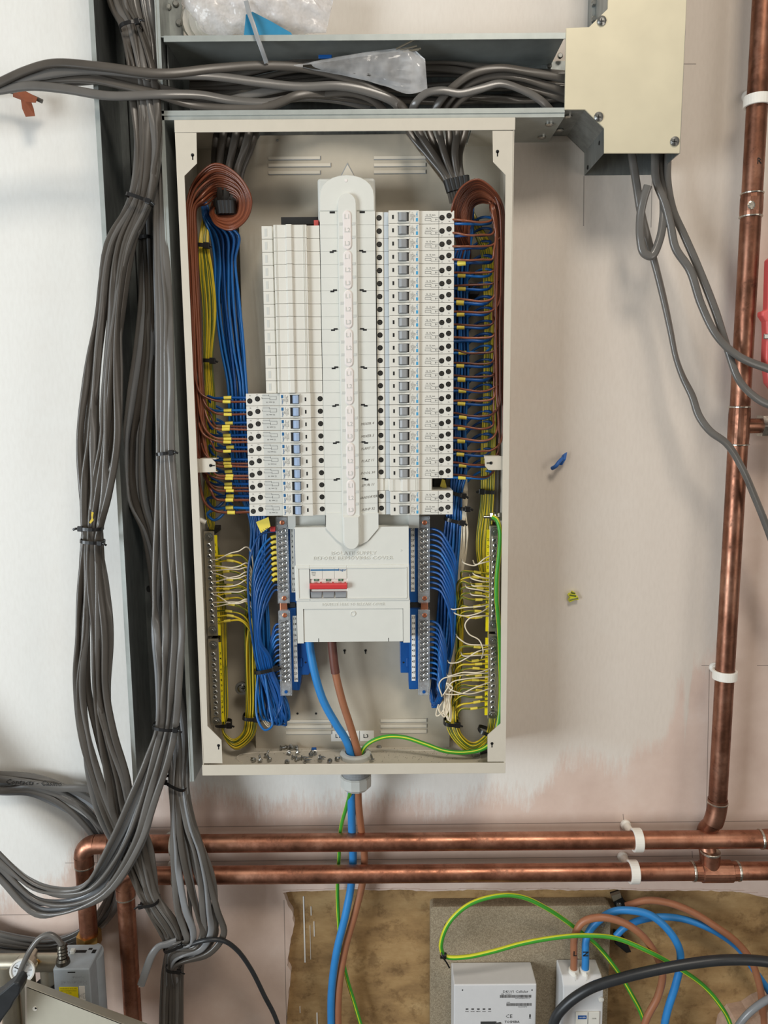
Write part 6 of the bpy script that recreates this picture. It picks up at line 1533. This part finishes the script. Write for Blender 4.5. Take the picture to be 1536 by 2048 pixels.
def comms():
    yf, yb = -.062, -.0105
    a_, b_ = P(908, 1970, yf), P(1073.5, 1967, yf)
    x0, x1, zt_ = a_.x, b_.x, PZ(990, 1969, yf); zb_ = -1.2
    t = thing('communications_hub', 'pale grey communications hub with barcodes, DKU/1 and TOSHIBA lettering', 'communications hub', ((x0 + x1) / 2, yb, zb_))
    q = MB(); q.prismz([(x0, yf + .002), (x0 + .003, yf), (x1 - .002, yf), (x1, yf + .002), (x1, yb), (x0 - .001, yb)], zb_, zt_)
    q = MB(); q.box(x0, x1, yf, yb, zb_, zt_); bev(q.build('housing', 'meter', t), .002, 3)
    Z = lambda y: PZ(1000, y, yf); F_ = yf - .0002
    q = MB(); T = lambda s_, px, py, sz, **k: q.text(s_, P(px, py, F_), sz, **k)
    T('DKU/1 Cellular', 1031, 1983.5, .0066, bold=.006); T('P/N: 710000-1', 1013, 1988.5, .0030); T('0071000000005219', 1045, 1997, .0030); T('IMSI:', 1017, 2005, .0030); T('0021004700', 1045, 2014, .0030)
    rb = random.Random(5)
    for xa_, xb_, ya_, yb_ in ((1000, 1063, 1990, 1995.5), (1013, 1063, 2006.5, 2012)):
        x = P(xa_, ya_, F_).x; xe = P(xb_, ya_, F_).x
        while x < xe:
            w_ = rb.choice((.0003, .0005, .0007)); q.box(x, x + w_, F_, F_ + .0001, PZ(1030, yb_, F_), PZ(1030, ya_, F_)); x += w_ + rb.choice((.0003, .0005))
    for i, st in enumerate(('PWR', 'WAN', 'MESH', 'HAN', 'SWS')): T(st, 934 + i * 11.3, 2023, .0027, bold=.01)
    T('CE', 1018, 2033, .0095, bold=.0); T('TOSHIBA', 1024, 2044, .0060, bold=.02); 
    c_ = P(1060, 2032, F_); q.box(c_.x - .0013, c_.x + .0013, F_, F_ + .0001, c_.z - .003, c_.z + .003); q.box(c_.x - .0018, c_.x + .0018, F_, F_ + .0001, c_.z - .0046, c_.z - .0038)
    q.build('printing', 'ink', t)
    for i in range(5):
        q = MB(); c_ = P(934 + i * 11.3, 2018, yf); q.box(c_.x - .0021, c_.x + .0021, yf - .0003, yf, c_.z - .0009, c_.z + .0009); q.build('indicator_slot', 'hole', t)
    for px in (925, 1064): q = MB(); c_ = P(px, 1980, yf); q.cyl(c_, c_ + V((0, -.0003, 0)), .0011, 10); q.build('pin_hole', 'hole', t)
    q = MB(); c_ = P(983, 2044, yf); q.box(c_.x - .018, c_.x + .008, yf - .0004, yf, c_.z - .006, c_.z + .001); q.cyl(P(996, 2046, yf), P(996, 2046, yf - .0006), .005, 14); q.build('worn_label', 'ink', t)
comms()
def cutout():
    yf, yb = -.062, -.0105
    x0, x1, zt_ = PX(1126, 1990, yf), PX(1207, 1990, yf), PZ(1165, 1962, yf); zb_ = -1.2
    t = thing('meter_isolator', 'pale grey meter isolator box with blue printed switch, fed by brown and blue cables', 'isolator box', ((x0 + x1) / 2, yb, zb_))
    q = MB(); zk = PZ(1165, 1992, yf)
    q.add([(x, y, z) for x in (x0, x1) for y, z in ((yb, zt_ - .001), (yf + .014, zt_), (yf + .002, zt_ - .010), (yf, zk), (yf, zb_), (yb, zb_))], [(0, 1, 2, 3, 4, 5), (11, 10, 9, 8, 7, 6)] + [(i, (i + 1) % 6, 6 + (i + 1) % 6, 6 + i) for i in range(6)])
    bev(q.build('housing', 'meter', t), .002, 3)
    for px, col in ((1148, 0), (1170, 0)):
        c_ = P(px, 1931, -.042); q = MB(); q.lathe((c_.x, -.042, zt_ - .002), (0, 0, 1), [(0, .0088), (.008, .0086), (.0085, .0070)], 18); q.box(c_.x - .0008, c_.x + .0008, -.056, -.042, zt_ - .004, zt_ + .006); q.build('cable_entry', 'whiteclip', t)
    a_, b_ = P(1151, 2022, yf), P(1197, 2052, yf)
    q = MB(); q.box(a_.x, b_.x, yf - .003, yf, b_.z, a_.z); sw = bev(q.build('switch_module', 'rcbo', t), .0006)
    a2, b2 = P(1155, 2028, yf), P(1172, 2035, yf); q = MB(); q.box(a2.x, b2.x, yf - .0034, yf - .003, b2.z, a2.z); q.build('blue_label', 'carrier', sw)
    q = MB(); q.text('HAGER', ((a2.x + b2.x) / 2, yf - .0036, (a2.z + b2.z) / 2), .0036); q.build('label_text', 'label', sw)
    c2 = P(1187, 2034, yf); q = MB(); q.text('100A', (c2.x, yf - .0034, c2.z), .0034); q.box(P(1174.5, 2030, yf).x, P(1175.5, 2030, yf).x, yf - .0032, yf - .003, b_.z, a_.z); q.build('switch_print', 'ink', sw)
    q = MB(); c_ = P(1145, 1988, yf); q.box(c_.x - .0025, c_.x + .0025, yf - .0004, yf + .001, c_.z - .0012, c_.z + .0012); q.build('vent_slot', 'hole', t)
    q = MB(); c_ = P(1202, 1998, yf); q.lathe(c_, (0, -1, 0), [(0, .0045), (.002, .0045), (.003, .002)], 12); q.build('lead_seal', 'whiteclip', t)
cutout()
B_ = dict(res=9, n=16)
c1 = wire([(1147, 1950, -.042), (1148, 1926, -.042), (1150, 1871, -.044), (1166, 1844, -.046), (1202, 1835, -.050), (1248, 1846, -.054), (1284, 1871, -.056), (1311, 1908, -.056), (1325, 1948, -.056), (1316, 1992, -.056), (1289, 2050, -.056), (1270, 2340, -.056)], .0118, 'brownbig', 'supply_cable', 'brown cable marked L arching from top of the meter isolator', None, 'cable', **B_)
c2 = wire([(1170, 1950, -.042), (1171, 1926, -.042), (1173, 1876, -.036), (1189, 1849, -.034), (1225, 1824, -.034), (1261, 1821, -.036), (1302, 1831, -.040), (1338, 1862, -.046), (1359, 1899, -.050), (1360, 1932, -.052), (1352, 1967, -.054), (1329, 2050, -.054), (1318, 2340, -.054)], .0122, 'bluebig', 'supply_cable', 'bright blue cable marked N arching from top of the meter isolator', None, 'cable', **B_)
for px, st, pr_ in ((1150, 'L', c1), (1172, 'N', c2)):
    q = MB(); q.text(st, P(px, 1908, -.0525 if st == 'L' else -.0505), .0125, bold=.03, right=(0, 0, 1) if st == 'N' else (1, 0, 0), up=(-1, 0, 0) if st == 'N' else (0, 0, 1)); q.build('pen_mark', 'hole', pr_)
wire([(886, 1912, -.066), (882, 1888, -.070), (899, 1844, -.072), (940, 1808, -.070), (999, 1791, -.064), (1044, 1794, -.058), (1094, 1817, -.050), (1153, 1858, -.032), (1193, 1890, -.028), (1230, 1935, -.030), (1261, 1985, -.034), (1286, 2039, -.036), (1310, 2300, -.036)], .0072, 'earthbig', 'earth_cable', 'green and yellow cable arching highest over the communications hub', None, 'cable', res=9, twist=.02)
wire([(886, 1908, -.066), (895, 1914, -.068), (931, 1914, -.070), (985, 1903, -.068), (1044, 1887, -.064), (1112, 1875, -.062), (1166, 1871, -.060), (1230, 1876, -.060), (1293, 1901, -.064), (1347, 1930, -.064), (1402, 1967, -.060), (1438, 2007, -.056), (1461, 2050, -.054), (1500, 2300, -.054)], .0072, 'earthbig', 'earth_cable', 'green and yellow cable running low across both meter boxes', None, 'cable', res=9, twist=.015)
q = MB(); sweep(q, path_px([(882, 1905, -.072), (886, 1915, -.076), (893, 1925, -.074), (899, 1936, -.070)], 5), .0026, .0012, n=6); q.cyl(P(881, 1910, -.067), P(892, 1912, -.067), .0052, 12)
tag(q.build('cable_tie', 'tie'), 'black tie end pinching the two green and yellow cables at hub corner', 'cable tie')
wire([(1252, 1812, -.016), (1262, 1809, -.018), (1293, 1801, -.020), (1338, 1806, -.020), (1384, 1824, -.020), (1425, 1849, -.022), (1474, 1885, -.024), (1502, 1921, -.026), (1518, 1967, -.028), (1524, 2003, -.028), (1534, 2300, -.028)], .0115, 'brownbig', 'supply_cable', 'dusty brown cable behind, running from metal clip to right edge', None, 'cable', **B_)
wire([(1232, 1872, -.012), (1248, 1856, -.014), (1275, 1842, -.015), (1316, 1834, -.016), (1361, 1837, -.016), (1406, 1851, -.016), (1452, 1876, -.016), (1483, 1903, -.016), (1511, 1944, -.016), (1536, 1980, -.016), (1640, 2180, -.016)], .0112, 'bluebig', 'supply_cable', 'blue cable behind, running along the brown board to right edge', None, 'cable', **B_)
wire([(1095, 2340, -.085), (1107, 2048, -.088), (1130, 2012, -.092), (1180, 1977, -.096), (1248, 1955, -.098), (1316, 1939, -.100), (1384, 1927, -.100), (1452, 1920, -.100), (1538, 1924, -.100), (1800, 1990, -.100)], .0160, 'blackcable', 'black_cable', 'thick black rubber cable arching across in front of meter isolator', None, 'cable', n=20, res=10)
wire([(1462, 2080, -.08), (1478, 2050, -.082), (1500, 2024, -.084), (1540, 1996, -.084), (1700, 1930, -.084)], .0112, 'greylt', 'grey_cable', 'light grey cable cutting across the bottom right corner', None, 'cable', **B_)
for px, py, lb in ((1236, 1805, 'metal saddle clip with screw above the chipboard, gripping dusty brown cable'), (1242, 1880, 'black saddle clip on the blue cable beside chipboard edge')):
    t = thing('saddle_clip', lb, 'cable clip', P(px, py, .0134))
    up_ = py < 1850
    q = MB(); w3 = [P(px + dx, py + dy, .004) for dx, dy in (((-14, -14), (4, -20), (12, -4), (22, 8), (14, 16), (-4, 12)) if up_ else ((-12, -16), (2, -10), (10, 2), (18, 18), (8, 20), (-14, 2)))]
    q.prism([(p.x, p.z) for p in w3], .002 if up_ else -.004, .0134); bev(q.build('clip_body', 'dark', t), .001)
    if up_:
        q = MB(); q.lathe(P(px + 1, py + 3, .002), (0, -1, 0), [(0, .0046), (.002, .0044), (.003, .002)], 14); q.build('screw', 'zinc', t)
        q = MB(); w3 = [P(px + dx, py + dy, 0) for dx, dy in ((-14, -15), (4, -21), (6, -12), (-10, -4))]; q.prism([(p.x, p.z) for p in w3], -.003, .004); q.build('metal_tongue', 'nickel', t)
q = MB(); w3 = [P(x, y, -.02) for x, y in ((1452, 2060), (1470, 2038), (1500, 2032), (1520, 2018), (1545, 2008), (1580, 2010), (1580, 2120), (1440, 2120))]
q.prism([(p.x, p.z) for p in w3], -.030, .0134, inset=.003); tag(q.build('plaster_chunk', 'plaster_edge'), 'broken pink plaster edge at the bottom right corner', 'plaster')

# ================================================================== LOWER LEFT: valve actuator, gauge, lid
def actuator():
    yf, yb = -.125, -.070
    zt_ = PZ(140, 1938, yf); x0, x1 = PX(106, 1945, yf), PX(179, 1945, yf); zb_ = zt_ - .16
    t = thing('valve_actuator', 'blue-grey plastic valve actuator with yellow sticker, at lower left', 'valve actuator', ((x0 + x1) / 2, yb, zb_))
    q = MB(); q.box(x0, x1, yf, yb, zb_, zt_); bev(q.build('housing', 'actuator', t), .002, 3)
    q = MB(); q.cyl(((x0 + x1) / 2 + .006, yb - .012, zb_ + .01), ((x0 + x1) / 2 + .006, yb - .012, zt_ - .008), .027, 24); q.build('motor_barrel', 'actuator', t)
    # embossed lettering (upside down), slot, stickers
    q = MB(); f = yf - .0002
    c_ = P(148, 1965, yf); q.text('Honeywell', (c_.x, f, c_.z), .0095, right=(-1, 0, 0), up=(0, 0, -1), depth=-.0006); c_ = P(157, 1955, yf); q.text('Home', (c_.x, f, c_.z), .0075, right=(-1, 0, 0), up=(0, 0, -1), depth=-.0006); q.build('embossed_lettering', 'greylt', t)
    c_ = P(143, 1944.5, yf); q = MB(); q.box(c_.x - .0058, c_.x + .0058, f - .0002, f + .001, c_.z - .0009, c_.z + .0009); q.build('slot', 'hole', t)
    a_, b_ = P(118, 1974, yf), P(157, 1990, yf); q = MB(); q.box(a_.x, b_.x, f - .0002, f + .0002, b_.z - .012, a_.z); st_ = q.build('yellow_sticker', 'yellow_strip', t)
    q = MB()
    for i, s_ in enumerate(('WARNING: ISOLATE', 'BEFORE REMOVING', 'COVER')): q.text(s_, ((a_.x + b_.x) / 2, f - .0004, a_.z - .0028 - i * .0036), .0028)
    q.build('sticker_text', 'ink', st_)
    a_, b_ = P(158, 1972, yf), P(172, 2010, yf); q = MB(); q.box(a_.x, b_.x, f - .0002, f + .0002, b_.z, a_.z); st_ = q.build('white_sticker', 'label', t)
    q = MB()
    for i in range(5): q.text(('Made in UK', '230V 50Hz', '6 Watts', 'IP40', 'V4043H')[i], ((a_.x + b_.x) / 2 + .004 - i * .0024, f - .0004, (a_.z + b_.z) / 2), .0022, right=(0, 0, 1), up=(-1, 0, 0))
    q.build('sticker_text', 'ink', st_)
    # top furniture
    q = MB()
    for px, py, w_, d_ in ((160, 1903, .010, .003), (188, 1903, .003, .004), (144, 1904, .004, .003), (181, 1898, .003, .002)):
        v = CF * FPX + CR * (px - 768) - CU * (py - 1024); k = zt_ / v.z; c_ = V((v.x * k, -CD + v.y * k, zt_)); q.box(c_.x - w_, c_.x + w_, c_.y - d_, c_.y + d_, zt_, zt_ + .0003)
    q.build('top_slot', 'hole', t)
    q = MB(); c_ = V((PX(146, 1898, -.09), -.09, zt_)); q.box(c_.x - .004, c_.x + .003, -.094, -.086, zt_, zt_ + .006); bev(q.build('manual_lever', 'plastic_grey', t), .001)
    cb = V((PX(127, 1932, -.112), -.112, zt_))
    q = MB(); q.lathe(cb, (0, 0, 1), [(0, .0105), (.006, .0095), (.009, .007)] + [(.009 + .0028 * i, .0078 if i % 2 else .0062) for i in range(8)] + [(.032, .0058)], 18); q.build('cable_grommet', 'screwdk', t)
    q = MB(); sweep(q, crom([cb + V((0, 0, .008)), cb + V((0, 0, .026)), P(123, 1890, -.112), P(112, 1875, -.112), P(98, 1869, -.112), P(80, 1876, -.114), P(62, 1898, -.118), P(48, 1925, -.12), P(38, 1950, -.12)], 8), .0085, .0085, n=14); q.build('flex', 'grey', t)
actuator()
def manifold():
    Y = -.072; z = PZ(60, 1925, Y)
    t = thing('manifold_pipe', 'satin metal manifold pipe with branch behind the gauge, lower left', 'manifold', (PX(60, 1925, Y), Y, z - .02))
    q = MB(); q.cyl((-1.1, Y, z), (PX(118, 1925, Y), Y, z), .0140, 24); q.build('main_tube', 'nickel', t)
    x = PX(96, 1950, Y); q = MB(); q.cyl((x, Y, z), (x, Y, PZ(97, 1966, Y)), .0115, 22); q.build('branch', 'nickel', t)
    q = MB(); q.lathe((x - .004, Y, PZ(97, 1966, Y)), (0, 0, -1), [(0, .0165), (.006, .0165), (.05, .012)], 22); q.build('black_base', 'dark', t)
    q = MB(); q.lathe(P(75, 1923, Y - .012), (0, -1, 0), [(0, .0045), (.003, .004), (.004, .0015)], 14); q.build('bleed_screw', 'brass', t)
    q = MB(); x2 = PX(22, 2000, Y); q.cyl((x2, Y, z), (x2, Y, z - .3), .016, 22); q.cyl((x2 + .03, Y, z), (x2 + .03, Y, z - .3), .012, 22); q.build('drop_tube', 'nickel', t)
    c_ = P(45, 1941, -.115)
    g = thing('temperature_gauge', 'round white dial gauge with black needle at lower left', 'gauge', tuple(c_ + V((0, .02, -.018))))
    n_ = V((.10, -1, .12)).normalized()
    q = MB(); q.lathe(c_, -n_, [(0, .0185), (.014, .0185), (.016, .012), (.05, .006)], 28); q.build('gauge_body', 'nickel', g)
    q = MB(); n = 28; u = n_.cross(V((0, 0, 1))).normalized() * -1; v_ = u.cross(n_) * -1
    if v_.z < 0: v_ = -v_
    if u.x < 0: u = -u
    rr = [(.0165, .0002), (.0165, .0022), (.0190, .0022), (.0190, -.001)]
    vs = [c_ + (u * math.cos(6.2832 * i / n) + v_ * math.sin(6.2832 * i / n)) * r_ + n_ * h for r_, h in rr for i in range(n)]
    q.add(vs, [(L * n + i, L * n + (i + 1) % n, (L + 1) * n + (i + 1) % n, (L + 1) * n + i) for L in range(3) for i in range(n)]); q.build('bezel', 'whiteclip', g)
    q = MB(); q.cyl(c_, c_ + n_ * .0004, .0166, 28); q.build('dial', 'gauge', g)
    q = MB()
    for i, st in enumerate(('0', '20', '40', '60', '80', '100', '120')):
        a = math.radians(225 - i * 45); q.text(st, c_ + (u * math.cos(a) + v_ * math.sin(a)) * .0115 + n_ * .0006, .0038, right=tuple(u), up=tuple(v_))
    q.build('dial_numbers', 'ink', g)
    q = MB(); a = math.radians(150); d_ = u * math.cos(a) + v_ * math.sin(a); sweep(q, [c_ + d_ * s_ + n_ * .0010 for s_ in (-.008, -.002, .005, .0135)], .0014, .0006, n=6); q.cyl(c_ + n_ * .0004, c_ + n_ * .002, .0022, 12); q.build('needle', 'hole', g)
manifold()
def lid():
    Y0, Y1 = -.22, -.165
    t = thing('steel_lid', 'beige grey folded steel lid leaning up at bottom left corner', 'lid', P(150, 2048, -.2))
    O = [P(x, y, Y0) for x, y in ((55, 1974), (255, 2052), (310, 2076), (330, 2300), (60, 2300))]
    q = MB(); q.prism([(p.x, p.z) for p in O], Y0, Y0 + .0012); q.build('front_sheet', 'lid', t)
    A_, B2 = P(51, 1957, Y1), P(292, 2046, Y1); C_, D_ = P(55, 1974, Y0), P(255, 2052, Y0)
    E_ = P(420, 2098, Y1); F2 = P(310, 2076, Y0)
    q = MB(); th = V((0, 0, -.0013))
    q.add([A_, B2, D_, C_, A_ + th, B2 + th, D_ + th, C_ + th, E_, F2, E_ + th, F2 + th], [(0, 1, 2, 3), (7, 6, 5, 4), (0, 4, 5, 1), (3, 2, 6, 7), (0, 3, 7, 4), (1, 8, 9, 2), (6, 11, 10, 5), (1, 5, 10, 8), (2, 9, 11, 6)]); q.build('folded_rim', 'lid', t)
    G_, H_ = P(60, 2300, Y0), P(56, 2300, Y1)
    q = MB(); q.add([A_, C_, G_, H_, A_ + V((-.0013, 0, 0)), C_ + V((-.0013, 0, 0)), G_ + V((-.0013, 0, 0)), H_ + V((-.0013, 0, 0))], [(0, 1, 2, 3), (7, 6, 5, 4), (0, 4, 5, 1), (1, 5, 6, 2), (0, 3, 7, 4)]); q.build('side_return', 'lid', t)
    q = MB(); c_ = P(70, 2017, Y0); q.cyl(c_, c_ + V((0, -.0008, 0)), .0034, 16); o = q.build('hole_plug', 'whiteclip', t)
    q = MB(); c_ = P(71.5, 2016.5, Y0 - .0009); q.cyl(c_, c_ + V((0, -.0002, 0)), .0015, 12); q.build('plug_hole', 'hole', o)
lid()
w3 = [P(x, y, -.25) for x, y in ((-330, 2160), (0, 1981), (36, 1951), (46, 1953), (50, 1962), (47, 1975), (36, 1990), (30, 2003), (14, 2024), (-10, 2062), (-330, 2280))]
t = thing('black_plastic_bar', 'dark grey plastic bar leaning in from the bottom left edge', 'handle', P(0, 2030, -.25))
q = MB(); q.prism([(p.x, p.z) for p in w3], -.262, -.240, inset=.003); bev(q.build('bar_body', 'blackcable', t), .002, 3)
